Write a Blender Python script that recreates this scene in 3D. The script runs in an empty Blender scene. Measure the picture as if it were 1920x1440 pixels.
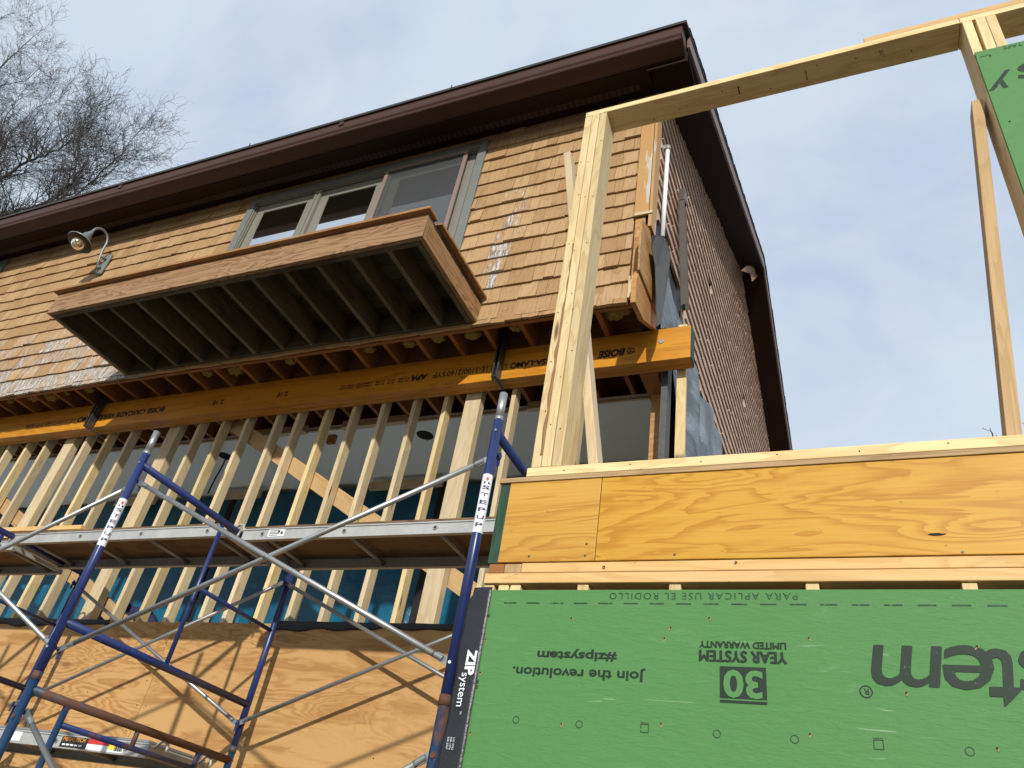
import bpy, bmesh, math, random
import numpy as np
from mathutils import Vector, Matrix
R = random.Random(7)
S = bpy.context.scene
COL = S.collection

# ---------------------------------------------------------------- camera calibration (world: X along the house front, Y into it, Z up)
FPX = 1435.0
_vz = np.array([374., -2011., FPX]); _vx = np.array([-3395., 386., FPX])
CZ = _vz/np.linalg.norm(_vz); CX = -_vx/np.linalg.norm(_vx); CX = CX-CZ*(CX@CZ); CX /= np.linalg.norm(CX); CY = np.cross(CZ, CX)
def ray(px, py):
    d = np.array([px-960, py-720, FPX]); return np.array([d@CX, d@CY, d@CZ])
def onY(px, py, D): r = ray(px, py); return Vector(r*D/r[1])
def onX(px, py, D): r = ray(px, py); return Vector(r*D/r[0])

cam_d = bpy.data.cameras.new('camera'); cam = bpy.data.objects.new('camera', cam_d); COL.objects.link(cam)
rt = Vector((CX[0], CY[0], CZ[0])); dn = Vector((CX[1], CY[1], CZ[1])); fw = Vector((CX[2], CY[2], CZ[2]))
cam.matrix_world = Matrix(((rt.x, -dn.x, -fw.x, 0), (rt.y, -dn.y, -fw.y, 0), (rt.z, -dn.z, -fw.z, 0), (0, 0, 0, 1)))
cam_d.sensor_width = 36; cam_d.lens = 36*FPX/1920; cam_d.clip_start = .05; cam_d.clip_end = 2000
S.camera = cam

# ---------------------------------------------------------------- materials
class NT:
    def __init__(s, name, rough=.6, metal=0., spec=.5):
        s.m = bpy.data.materials.new(name); s.m.use_nodes = True; s.t = s.m.node_tree; s.n = s.t.nodes; s.l = s.t.links
        s.b = s.n['Principled BSDF']; s.b.inputs['Roughness'].default_value = rough; s.b.inputs['Metallic'].default_value = metal
        s.b.inputs['Specular IOR Level'].default_value = spec
    def new(s, t, **k):
        n = s.n.new(t)
        for a, v in k.items(): setattr(n, a, v)
        return n
    def put(s, sock, v):
        if isinstance(v, bpy.types.NodeSocket): s.l.new(v, sock)
        elif v is not None: sock.default_value = (tuple(v)+(1,) if hasattr(v, '__len__') and len(v) == 3 and sock.type == 'RGBA' else v)
    def math(s, op, a, b=None, c=None, clamp=False):
        n = s.new('ShaderNodeMath', operation=op, use_clamp=clamp); s.put(n.inputs[0], a); s.put(n.inputs[1], b)
        if c is not None: s.put(n.inputs[2], c)
        return n.outputs[0]
    def mix(s, f, a, b, mode='MIX'):
        n = s.new('ShaderNodeMix', data_type='RGBA', blend_type=mode, clamp_factor=True)
        s.put(n.inputs[0], f); s.put(n.inputs[6], a); s.put(n.inputs[7], b); return n.outputs[2]
    def coord(s, scale, kind='UV', rnd=True, rot=None):
        tc = s.new('ShaderNodeTexCoord'); v = tc.outputs[kind]
        if rnd:
            oi = s.new('ShaderNodeObjectInfo'); a = s.new('ShaderNodeVectorMath', operation='MULTIPLY_ADD')
            cx = s.new('ShaderNodeCombineXYZ'); 
            for i in range(3): s.l.new(oi.outputs['Random'], cx.inputs[i])
            s.l.new(cx.outputs[0], a.inputs[0]); a.inputs[1].default_value = (37., 53., 19.); s.l.new(v, a.inputs[2]); v = a.outputs[0]
        mp = s.new('ShaderNodeMapping'); s.l.new(v, mp.inputs[0]); mp.inputs['Scale'].default_value = scale
        if rot: mp.inputs['Rotation'].default_value = rot
        return mp.outputs[0]
    def noise(s, vec, detail=4, rough=.55, dist=0., scale=1.):
        n = s.new('ShaderNodeTexNoise'); s.l.new(vec, n.inputs['Vector']); n.inputs['Scale'].default_value = scale
        n.inputs['Detail'].default_value = detail; n.inputs['Roughness'].default_value = rough; n.inputs['Distortion'].default_value = dist
        return n.outputs[0]
    def ramp(s, v, lo, hi, smooth=True):
        n = s.new('ShaderNodeMapRange', interpolation_type='SMOOTHSTEP' if smooth else 'LINEAR'); s.put(n.inputs[0], v)
        n.inputs[1].default_value = lo; n.inputs[2].default_value = hi; return n.outputs[0]
    def rnd(s):
        return s.new('ShaderNodeObjectInfo').outputs['Random']
    def bump(s, h, strength=.3, dist=.004):
        n = s.new('ShaderNodeBump'); s.put(n.inputs['Height'], h); n.inputs['Strength'].default_value = strength; n.inputs['Distance'].default_value = dist
        s.l.new(n.outputs[0], s.b.inputs['Normal'])
    def col(s, v): s.put(s.b.inputs['Base Color'], v)
def sc(c, k): return tuple(min(1, x*k) for x in c)

def wood(name, base, dark, su=1.2, sv=9., rings=7., line=.5, knots=.5, vary=.18, rough=.65, spec=.25, knot_col=(.10, .04, .015), stain=None):
    t = NT(name, rough, 0, spec)
    fine = t.noise(t.coord((4, 160, 1)), 4, .6)
    big = t.noise(t.coord((su, sv, 1)), 4, .48, .7)
    kv = t.new('ShaderNodeTexVoronoi', feature='F1'); t.l.new(t.coord((1.3, 7.5, 1)), kv.inputs['Vector']); kv.inputs['Scale'].default_value = 1
    kd = kv.outputs['Distance']
    near = t.math('MULTIPLY', t.ramp(kd, .35, .0), .28)
    g = t.math('FRACT', t.math('MULTIPLY', t.math('ADD', big, near), rings))
    g = t.math('MULTIPLY', t.ramp(g, .35, .95), t.ramp(g, 1.0, .93))
    f = t.math('ADD', t.math('MULTIPLY', g, line), t.math('MULTIPLY', t.ramp(fine, .35, .75), .35), clamp=True)
    c = t.mix(f, base, dark)
    c = t.mix(t.math('MULTIPLY', t.ramp(kd, .105, .035), knots), c, knot_col)
    c = t.mix(t.math('MULTIPLY', t.ramp(t.noise(t.coord((38, 55, 1)), 2, .5), .72, .77), .45), c, sc(dark, .35))
    c = t.mix(t.math('MULTIPLY', t.ramp(t.noise(t.coord((.9, 2.2, 1)), 3, .5), .45, .75), .25), c, sc(dark, .8))
    if stain:
        c = t.mix(t.math('MULTIPLY', t.ramp(t.noise(t.coord((1.5, 5, 1)), 5, .65), .5, .72), stain[1]), c, stain[0])
    hs = t.new('ShaderNodeHueSaturation'); t.l.new(c, hs.inputs['Color'])
    t.put(hs.inputs['Value'], t.math('ADD', t.math('MULTIPLY', t.rnd(), vary*2), 1-vary))
    t.put(hs.inputs['Saturation'], t.math('ADD', t.math('MULTIPLY', t.math('FRACT', t.math('MULTIPLY', t.rnd(), 7.3)), .05), .975))
    dash = t.ramp(t.noise(t.coord((7, 150, 1)), 3, .6, .3), .66, .74)
    t.col(t.mix(t.math('MULTIPLY', dash, .38), hs.outputs[0], sc(dark, .45))); t.bump(t.math('ADD', fine, g), .18, .002); return t.m

def plain(name, c, rough=.6, metal=0., spec=.5, var=.15, scale=6., bump=0.):
    t = NT(name, rough, metal, spec)
    n = t.noise(t.coord((scale,)*3, 'Object'), 5, .6)
    t.col(t.mix(n, sc(c, 1-var), sc(c, 1+var)))
    if bump: t.bump(t.noise(t.coord((scale*6,)*3, 'Object'), 4), bump, .004)
    return t.m

def painted_metal(name, c, rust=(.11, .045, .02), amount=.5, rough=.32, lo=.56):
    t = NT(name, rough, 0, .5)
    n = t.noise(t.coord((9, 9, 5), 'Object'), 6, .65); n2 = t.noise(t.coord((2.2,)*3, 'Object'), 3)
    f = t.math('MULTIPLY', t.ramp(t.math('ADD', n, t.math('MULTIPLY', t.math('SUBTRACT', n2, .5), .5)), lo, lo+.12), amount)
    t.col(t.mix(f, t.mix(n2, sc(c, .85), sc(c, 1.15)), rust))
    t.put(t.b.inputs['Roughness'], t.math('ADD', t.math('MULTIPLY', f, .45), rough)); return t.m

def galv(name, c=(.42, .43, .42), rough=.38, metal=.75):
    t = NT(name, rough, metal)
    v = t.new('ShaderNodeTexVoronoi'); t.l.new(t.coord((30, 30, 30), 'Object'), v.inputs['Vector']); v.inputs['Scale'].default_value = 1
    n = t.noise(t.coord((5,)*3, 'Object'), 5)
    cc = t.mix(t.math('MULTIPLY', v.outputs['Color'], .35), t.mix(n, sc(c, .65), sc(c, 1.2)), sc(c, .6)); t.col(cc)
    t.put(t.b.inputs['Roughness'], t.math('ADD', t.math('MULTIPLY', n, .3), rough-.1)); return t.m

M = {}
M['lumber'] = wood('fresh_lumber', (.68, .54, .285), (.50, .33, .14), rings=7, line=.5, knots=.9)
M['lumber_aged'] = wood('site_lumber', (.62, .50, .31), (.47, .34, .18), rings=6, line=.45, knots=.9, vary=.13, stain=((.40, .32, .21), .35))
M['plate'] = wood('plate_lumber', (.62, .41, .18), (.50, .29, .10), rings=6, line=.45, knots=.8, vary=.1)
M['brace'] = wood('brace_lumber', (.46, .31, .15), (.33, .20, .085), rings=6, line=.4, knots=.8, vary=.1)
M['old_joist'] = wood('old_joist', (.36, .15, .045), (.20, .07, .02), rings=6, line=.4, knots=.5, vary=.2)
M['old_panel'] = wood('old_subfloor', (.22, .07, .02), (.14, .04, .012), rings=5, line=.5, knots=.2, vary=.12)
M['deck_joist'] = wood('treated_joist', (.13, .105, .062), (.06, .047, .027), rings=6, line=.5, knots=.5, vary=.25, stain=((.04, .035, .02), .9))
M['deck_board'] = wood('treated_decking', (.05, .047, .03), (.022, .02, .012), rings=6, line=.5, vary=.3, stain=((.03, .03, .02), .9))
M['deck_fascia'] = wood('cedar_fascia', (.335, .20, .095), (.18, .09, .036), rings=9, line=.85, knots=.5, vary=.06)
M['cedar_trim'] = wood('weathered_trim', (.30, .155, .06), (.17, .08, .03), rings=5, line=.5, vary=.1, stain=((.3, .26, .2), .4))
M['lvl'] = wood('laminated_beam', (.56, .245, .022), (.37, .135, .010), su=.8, sv=7, rings=5, line=.55, knots=.35, vary=.02, rough=.42, spec=.4)
M['header'] = wood('laminated_header', (.55, .30, .042), (.38, .155, .013), su=.9, sv=5, rings=12, line=.6, knots=.25, vary=.02, rough=.5, spec=.3)
M['edge_ply'] = wood('ply_edge', (.45, .30, .14), (.25, .15, .07), su=4, sv=60, rings=3, line=.6, knots=0, vary=.05)
M['old_plank'] = wood('old_orange_plank', (.46, .245, .09), (.33, .15, .05), rings=6, line=.5, knots=.5, vary=.05)
M['plank_ply'] = wood('plank_plywood', (.19, .115, .055), (.10, .055, .025), su=.8, sv=4, rings=6, line=.7, knots=.5, vary=.05)
M['bark_brown'] = wood('wane_bark', (.30, .16, .075), (.13, .06, .03), su=6, sv=30, knots=0)
M['green_edge'] = wood('green_waxed_edge', (.030, .075, .045), (.012, .035, .02), knots=0, vary=.03)

def ply_mat():
    t = NT('plywood_face', .7, 0, .2)
    a = t.noise(t.coord((.75, 3.6, 1)), 6, .52, 1.0)
    kv = t.new('ShaderNodeTexVoronoi', feature='F1'); t.l.new(t.coord((1.0, 2.3, 1)), kv.inputs['Vector']); kv.inputs['Scale'].default_value = 1
    kd = kv.outputs['Distance']
    a = t.math('ADD', a, t.math('MULTIPLY', t.ramp(kd, .45, 0.), .30))
    g = t.math('FRACT', t.math('MULTIPLY', a, 14))
    band = t.math('MULTIPLY', t.ramp(g, .25, .75), t.ramp(g, 1., .86))
    patchy = t.ramp(t.noise(t.coord((1.4, 8, 1)), 5, .6, .6), .50, .60)
    sel = t.ramp(t.noise(t.coord((.6, 1.2, 1)), 2), .40, .58)
    f = t.math('MULTIPLY', t.math('ADD', t.math('MULTIPLY', band, sel), t.math('MULTIPLY', patchy, t.math('SUBTRACT', 1., sel))), .85)
    fine = t.noise(t.coord((5, 90, 1)), 4, .6)
    c = t.mix(f, (.55, .325, .125), (.33, .145, .038))
    c = t.mix(t.math('MULTIPLY', fine, .35), c, (.44, .25, .095))
    c = t.mix(t.math('MULTIPLY', t.ramp(kd, .065, .03), .85), c, (.20, .09, .03))
    fl = t.ramp(t.noise(t.coord((9, 22, 1)), 4, .7), .70, .78)
    c = t.mix(t.math('MULTIPLY', fl, .6), c, (.13, .09, .05))
    t.col(t.mix(t.math('MULTIPLY', t.noise(t.coord((.6, .6, 1)), 2), .35), c, (.33, .20, .09))); t.bump(fine, .15, .002); return t.m
M['plywood'] = ply_mat()

def green_mat():
    t = NT('green_sheathing', .62, 0, .25)
    a = t.noise(t.coord((9, 34, 1), rot=(0, 0, .5)), 5, .65, 1.2); b = t.noise(t.coord((16, 60, 1), rot=(0, 0, -.7)), 5, .6, 1.5)
    big = t.noise(t.coord((1.3, 1.3, 1)), 3)
    c = t.mix(big, (.066, .190, .054), (.086, .228, .070))
    c = t.mix(t.math('MULTIPLY', t.ramp(a, .56, .78), .35), c, (.13, .30, .12))
    c = t.mix(t.math('MULTIPLY', t.ramp(b, .60, .80), .3), c, (.05, .16, .05))
    w = t.math('MULTIPLY', t.ramp(t.noise(t.coord((2.5, 60, 1), rot=(0, 0, .9)), 3, .5, 2.), .715, .745), .45)
    c = t.mix(w, c, (.32, .45, .28)); t.col(c)
    t.bump(t.math('ADD', a, b), .55, .0035); return t.m
M['green'] = green_mat()

def ink(name, c, lo=.30, under=(.08, .22, .074)):
    t = NT(name, .6, 0, .3); n = t.noise(t.coord((70, 14, 70), 'Object', False), 5, .7)
    t.col(t.mix(t.ramp(n, lo, lo+.12), under, c)); return t.m
M['ink'] = ink('printed_ink', (.010, .024, .013), .26)
M['ink_faint'] = ink('faint_printed_ink', (.022, .060, .026), .33)
M['beam_ink'] = ink('beam_ink', (.02, .012, .006), .2, (.3, .12, .02))
M['marker'] = ink('marker_stamp', (.06, .05, .04), .4, (.6, .45, .22))
M['white_ink'] = plain('white_print', (.72, .76, .78), .5, var=.05)
M['navy_ink'] = plain('navy_print', (.02, .03, .10), .5, var=.05)
M['red_ink'] = plain('red_print', (.55, .03, .03), .5, var=.05)
M['orange_ink'] = plain('orange_print', (.85, .33, .03), .5, var=.05)
M['yellow_ink'] = plain('yellow_print', (.80, .60, .04), .5, var=.05)
M['white_label'] = plain('white_sticker', (.75, .76, .76), .45, var=.06, scale=20)
M['black_label'] = plain('black_sticker', (.015, .014, .014), .35, var=.05)
M['tape'] = plain('black_flashing_tape', (.016, .016, .018), .38, var=.5, scale=14, bump=.4)
M['membrane'] = plain('black_membrane', (.018, .018, .020), .6, var=.5, scale=10, bump=.6)
M['blue_paint'] = painted_metal('blue_scaffold_paint', (.016, .030, .118), amount=.55, lo=.58)
M['blue_old'] = painted_metal('worn_blue_paint', (.008, .034, .085), amount=.9, lo=.50)
M['rusty'] = painted_metal('rusted_paint', (.035, .055, .085), amount=1., lo=.36, rust=(.10, .042, .022))
M['galv'] = galv('galvanized_steel')
M['galv_dull'] = galv('dull_aluminium', (.36, .36, .34), .5, .55)
M['alu'] = galv('plank_aluminium', (.50, .50, .475), .5, .35)
M['steel_dark'] = galv('dark_bracket_steel', (.10, .10, .09), .4, .6)
M['gutter'] = plain('brown_gutter_metal', (.062, .027, .019), .45, 0., .3, var=.1, scale=2)
M['soffit'] = plain('brown_soffit', (.020, .010, .007), .7, 0., .12, var=.15, scale=3)
M['rake'] = plain('brown_rake_trim', (.15, .10, .085), .5, var=.1)
M['roof'] = plain('asphalt_shingle', (.035, .033, .033), .9, var=.5, scale=30, bump=.5)
M['frame'] = plain('taupe_window_frame', (.19, .18, .145), .5, var=.08)
M['casing'] = plain('grey_green_casing', (.150, .158, .138), .6, var=.2, scale=12)
M['screen_frame'] = plain('brown_screen_frame', (.22, .155, .125), .5, var=.08)
M['white_pipe'] = plain('white_pipe', (.72, .72, .70), .4, var=.08)
M['bronze'] = plain('bronze_channel', (.10, .085, .07), .4, .3, var=.2)
M['lamp_metal'] = plain('grey_lamp_metal', (.20, .23, .235), .45, .3, var=.12)
M['lamp_dark'] = plain('lamp_inside', (.10, .085, .06), .3, var=.2)
M['drywall'] = plain('white_ceiling_board', (.80, .81, .79), .8, var=.05, scale=1.2)
M['dark'] = plain('dark_cavity', (.012, .010, .009), .9, var=.4)
M['insul'] = plain('yellow_fibreglass', (.38, .28, .08), .95, var=.5, scale=30, bump=1.)
M['navy_cloth'] = plain('navy_cloth', (.012, .018, .06), .8, var=.5, scale=6, bump=.5)
M['felt'] = plain('grey_felt_paper', (.085, .085, .08), .85, var=.45, scale=9, bump=.7)
M['earth'] = plain('bare_earth', (.13, .11, .085), .95, var=.35, scale=1.5, bump=.5)
M['concrete'] = plain('foundation', (.3, .29, .27), .9, var=.2)

def tarp_mat():
    t = NT('blue_poly_tarp', .38, 0, .5); a = t.noise(t.coord((3, 3, 3), 'Object', rot=(.4, .3, .8)), 6, .6, 1.5)
    b = t.noise(t.coord((1.2, 9, 2.2), 'Object', rot=(.0, .7, .3)), 4, .5, 2.)
    t.col(t.mix(t.math('MULTIPLY', t.ramp(b, .68, .72), .5), t.mix(a, (.0, .075, .135), (.0, .105, .185)), (.05, .19, .29))); t.bump(t.math('ADD', a, b), .7, .02); return t.m
M['tarp'] = tarp_mat()
def paper_mat():
    t = NT('grey_house_wrap', .6, 0, .35); a = t.noise(t.coord((5, 1.2, 2.6), 'Object', rot=(.5, 0, 0)), 5, .6, 1.4)
    t.col(t.mix(t.ramp(a, .35, .7), (.10, .115, .13), (.23, .26, .29)));  t.bump(a, .9, .05); return t.m
M['paper'] = paper_mat()
def osb_mat():
    t = NT('osb_sheathing', .75, 0, .2); v = t.new('ShaderNodeTexVoronoi'); t.l.new(t.coord((14, 55, 1), rot=(0, 0, .4)), v.inputs['Vector']); v.inputs['Scale'].default_value = 1
    n = t.noise(t.coord((20, 60, 1)), 4, .6, .8)
    t.col(t.mix(t.math('MULTIPLY', v.outputs['Color'], .8), t.mix(n, (.56, .33, .14), (.42, .23, .09)), (.24, .11, .04))); t.bump(n, .4, .004); return t.m
M['osb'] = osb_mat()
def glass_mat():
    t = NT('window_glass', .02, 0, 1.); t.b.inputs['IOR'].default_value = 4.2; t.col((.012, .012, .008)); return t.m
M['glass'] = glass_mat()
def screen_mat():
    t = NT('insect_screen', .8, 0, .2); t.col(t.mix(t.noise(t.coord((30,)*3, 'Object'), 2), (.06, .065, .065), (.11, .115, .115)))
    tr = t.new('ShaderNodeBsdfTransparent'); mx = t.new('ShaderNodeMixShader'); mx.inputs[0].default_value = .38
    out = t.n['Material Output']; t.l.new(tr.outputs[0], mx.inputs[1]); t.l.new(t.b.outputs[0], mx.inputs[2]); t.l.new(mx.outputs[0], out.inputs[0]); return t.m
M['screen'] = screen_mat()
def lamp_glass():
    t = NT('amber_glass', .12, 0, .6); t.b.inputs['Transmission Weight'].default_value = .75; t.col((.62, .50, .26)); return t.m
M['amber'] = lamp_glass()

def vent_mat():
    t = NT('perforated_vent', .6, 0, .3); w = t.new('ShaderNodeTexWave'); t.l.new(t.coord((1, 0, 0), 'Object', False), w.inputs['Vector']); w.inputs['Scale'].default_value = 5.5
    t.col(t.mix(t.ramp(w.outputs[0], .55, .6), (.03, .014, .01), (.004, .003, .003))); return t.m
M['vent'] = vent_mat()
def shingle_mat(name, base, alt, worn, gap):
    t = NT(name, .75, 0, .2)
    at_ = t.new('ShaderNodeAttribute', attribute_name='tint'); sp = t.new('ShaderNodeSeparateColor'); t.l.new(at_.outputs['Color'], sp.inputs[0])
    tint, wear, _ = sp.outputs
    fine = t.noise(t.coord((7, 70, 1), rnd=False), 4, .65)
    blot = t.noise(t.coord((9, 14, 1), rnd=False), 5, .65, .5)
    c = t.mix(tint, base, alt)
    c = t.mix(t.math('MULTIPLY', t.ramp(fine, .45, .72), .5), c, sc(alt, .6))
    c = t.mix(t.math('MULTIPLY', t.ramp(blot, .56, .70), .5), c, sc(alt, .52))
    dots = t.ramp(t.noise(t.coord((45, 55, 1), rnd=False), 2, .5), .71, .75)
    c = t.mix(t.math('MULTIPLY', dots, .7), c, sc(alt, .3))
    wn = t.noise(t.coord((6, 42, 1), rnd=False), 5, .7)
    wf = t.ramp(t.math('ADD', wn, t.math('MULTIPLY', t.math('SUBTRACT', wear, 1.), .5)), .42, .5)
    wc = t.mix(t.ramp(t.noise(t.coord((12, 60, 1), rnd=False), 4, .7), .4, .62), worn, (.13, .10, .075))
    spl = t.ramp(t.noise(t.coord((1.1, 110, 1), rnd=False), 2, .5, .2), .685, .71)
    c = t.mix(t.math('MULTIPLY', spl, .75), c, sc(alt, .22))
    c = t.mix(wf, c, wc)
    t.col(c); t.bump(fine, .25, .003); return t.m
M['shingle'] = shingle_mat('tan_painted_shingle', (.44, .285, .145), (.335, .195, .09), (.52, .50, .47), (.05, .02, .01))
M['shingle_side'] = shingle_mat('pinkish_side_shingle', (.50, .36, .27), (.42, .29, .21), (.55, .50, .46), (.05, .02, .01))
def corner_mat():
    t = NT('painted_corner_board', .65, 0, .3)
    n = t.noise(t.coord((3.5, 38, 1)), 6, .7, .3); m = t.noise(t.coord((1.1, 7, 1)), 3)
    f = t.ramp(t.math('ADD', t.math('MULTIPLY', n, .5), m), .84, .88)
    c = t.mix(t.noise(t.coord((6, 9, 1)), 4), (.46, .265, .10), (.40, .22, .08)); t.col(t.mix(f, c, t.mix(n, (.62, .60, .55), (.30, .26, .2)))); return t.m
M['corner'] = corner_mat()
def bark():
    t = NT('grey_bark', .9, 0, .1); t.col(t.mix(t.noise(t.coord((2,)*3, 'Object'), 4), (.035, .030, .027), (.10, .09, .08))); return t.m
M['bark'] = bark()

# ---------------------------------------------------------------- mesh builder
class MB:
    def __init__(s): s.v = []; s.f = []; s.uv = []; s.sm = []; s.tint = None
    def quad8(s, c, ulen, w, h, face_tint=None):
        """c: 8 corners, index bits (l,w,t); l = grain axis"""
        b = len(s.v); s.v += [Vector(p) for p in c]
        o = (R.random()*9, R.random()*9)
        F = [((0, 4, 6, 2), 0), ((1, 3, 7, 5), 0), ((0, 1, 5, 4), 0), ((2, 6, 7, 3), 0), ((0, 2, 3, 1), 1), ((4, 5, 7, 6), 1)]
        for idx, end in F:
            s.f.append([b+i for i in idx]); s.sm.append(False); uv = []
            for i in idx:
                l, ww, t = (i >> 2) & 1, (i >> 1) & 1, i & 1
                if end: uv.append((o[0]+ww*w*.15, o[1]+t*h))
                elif idx in ((0, 4, 6, 2), (1, 3, 7, 5)): uv.append((o[0]+l*ulen, o[1]+ww*w+t*.37))
                else: uv.append((o[0]+l*ulen, o[1]+t*h+ww*(w+.11)))
            s.uv.append(uv)
            if s.tint is not None: s.tint.append(face_tint)
    def box(s, x0, x1, y0, y1, z0, z1, g='x'):
        A = [(x0, x1), (y0, y1), (z0, z1)]; gi = 'xyz'.index(g); L = A[gi][1]-A[gi][0]
        oth = [i for i in range(3) if i != gi]; oth.sort(key=lambda i: -(A[i][1]-A[i][0]))
        wi, ti = oth; c = []
        for l in (0, 1):
            for w in (0, 1):
                for t in (0, 1):
                    p = [0, 0, 0]; p[gi] = A[gi][l]; p[wi] = A[wi][w]; p[ti] = A[ti][t]; c.append(p)
        s.quad8(c, L, A[wi][1]-A[wi][0], A[ti][1]-A[ti][0]); return s
    def board(s, a, b, w, t, wdir):
        a = Vector(a); b = Vector(b); d = (b-a).normalized(); wd = Vector(wdir); wd = (wd-d*wd.dot(d)).normalized(); td = d.cross(wd)
        c = [p+wd*(w*(k-.5))+td*(t*(m-.5)) for p in (a, b) for k in (0, 1) for m in (0, 1)]
        s.quad8(c, (b-a).length, w, t); return s
    def tube(s, pts, r, n=12, cap=True, smooth=True):
        pts = [Vector(p) for p in pts]; rr = r if hasattr(r, '__len__') else [r]*len(pts); base = len(s.v)
        d0 = (pts[1]-pts[0]).normalized(); up = Vector((0, 0, 1)) if abs(d0.z) < .9 else Vector((1, 0, 0)); u = d0.cross(up).normalized()
        for i, p in enumerate(pts):
            d = (pts[min(i+1, len(pts)-1)]-pts[max(i-1, 0)]).normalized(); u = (u-d*u.dot(d)).normalized(); w = d.cross(u)
            for k in range(n):
                a = 2*math.pi*k/n; s.v.append(p+(u*math.cos(a)+w*math.sin(a))*rr[i])
        for i in range(len(pts)-1):
            for k in range(n):
                a = base+i*n+k; b = base+i*n+(k+1) % n; s.f.append([a, b, b+n, a+n]); s.sm.append(smooth); s.uv.append([(i, k/n), (i, (k+1)/n), (i+1, (k+1)/n), (i+1, k/n)])
        if cap:
            for q, rev in ((base, True), (base+(len(pts)-1)*n, False)):
                f = list(range(q, q+n)); f = f[::-1] if rev else f; s.f.append(f); s.sm.append(False); s.uv.append([(0, 0)]*n)
        return s
    def poly(s, pts, thick=None):
        """flat polygon, optionally extruded by vector thick"""
        pts = [Vector(p) for p in pts]; b = len(s.v); n = len(pts); s.v += pts
        uvs = [((p.x+p.y*.7), p.z) for p in pts]
        s.f.append(list(range(b, b+n))); s.sm.append(False); s.uv.append(uvs)
        if thick is not None:
            th = Vector(thick); s.v += [p+th for p in pts]; s.f.append(list(range(b+2*n-1, b+n-1, -1))); s.sm.append(False); s.uv.append(uvs[::-1])
            for i in range(n):
                j = (i+1) % n; s.f.append([b+i, b+n+i, b+n+j, b+j]); s.sm.append(False); s.uv.append([uvs[i], uvs[i], uvs[j], uvs[j]])
        return s
    def ring(s, c, ax, r0, r1, h, n=16):
        """annular washer: centre, axis, inner/outer radius, height"""
        c = Vector(c); ax = Vector(ax).normalized(); u = ax.orthogonal().normalized(); w = ax.cross(u); b = len(s.v)
        prof = [(r0, 0), (r1, 0), (r1, h), (r0, h)]
        for k in range(n):
            a = 2*math.pi*k/n; d = u*math.cos(a)+w*math.sin(a)
            for r_, hh in prof: s.v.append(c+d*r_+ax*hh)
        for k in range(n):
            for j in range(4):
                a = b+k*4+j; e = b+k*4+(j+1) % 4; f = b+((k+1) % n)*4+(j+1) % 4; g = b+((k+1) % n)*4+j
                s.f.append([a, e, f, g]); s.sm.append(False); s.uv.append([(0, 0)]*4)
        return s
    def lathe(s, c, ax, prof, n=24):
        c = Vector(c); ax = Vector(ax).normalized(); u = ax.orthogonal().normalized(); w = ax.cross(u); b = len(s.v); m = len(prof)
        for k in range(n):
            a = 2*math.pi*k/n; d = u*math.cos(a)+w*math.sin(a)
            for r_, hh in prof: s.v.append(c+d*max(r_, 1e-4)+ax*hh)
        for k in range(n):
            for j in range(m-1):
                a = b+k*m+j; g = b+((k+1) % n)*m+j; s.f.append([a, a+1, g+1, g]); s.sm.append(True); s.uv.append([(0, 0)]*4)
        return s
    def grid(s, fn, nu, nv, smooth=True):
        b = len(s.v)
        for i in range(nu+1):
            for j in range(nv+1): s.v.append(Vector(fn(i/nu, j/nv)))
        for i in range(nu):
            for j in range(nv):
                a = b+i*(nv+1)+j; s.f.append([a, a+nv+1, a+nv+2, a+1]); s.sm.append(smooth)
                s.uv.append([(i/nu, j/nv), ((i+1)/nu, j/nv), ((i+1)/nu, (j+1)/nv), (i/nu, (j+1)/nv)])
        return s
    def build(s, name, mat, parent=None, bevel=0, org=None):
        if parent is not None: o0 = Vector(parent['_o'])
        elif org is not None: o0 = Vector(org)
        else:
            o0 = Vector((sum(p.x for p in s.v)/len(s.v), sum(p.y for p in s.v)/len(s.v), min(p.z for p in s.v)))
        me = bpy.data.meshes.new(name); me.from_pydata([tuple(p-o0) for p in s.v], [], s.f); 
        uvl = me.uv_layers.new(name='UVMap'); k = 0
        flat = [c for f in s.uv for u in f for c in u]; uvl.data.foreach_set('uv', flat)
        me.polygons.foreach_set('use_smooth', s.sm)
        if s.tint is not None:
            ca = me.color_attributes.new('tint', 'FLOAT_COLOR', 'CORNER'); arr = []
            for f, tt in zip(s.f, s.tint): arr += list(tt)*len(f)
            ca.data.foreach_set('color', arr)
        me.materials.append(M[mat]); me.update()
        ob = bpy.data.objects.new(name, me); COL.objects.link(ob); ob['_o'] = list(o0)
        if parent is not None: ob.parent = parent
        else: ob.location = o0
        if bevel:
            bv = ob.modifiers.new('edge', 'BEVEL'); bv.width = bevel; bv.segments = 2; bv.limit_method = 'ANGLE'; bv.angle_limit = math.radians(50)
        return ob
def B(*a, g='x'): return MB().box(*a, g=g)
def tag(o, label=None, cat=None, group=None, kind=None):
    if label: o['label'] = label
    if cat: o['category'] = cat
    if group: o['group'] = group
    if kind: o['kind'] = kind
    return o
def thing(name, loc, label, cat, group=None):
    o = bpy.data.objects.new(name, None); COL.objects.link(o); o.location = loc; o['_o'] = list(loc); o.empty_display_size = .1
    return tag(o, label, cat, group)

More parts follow.
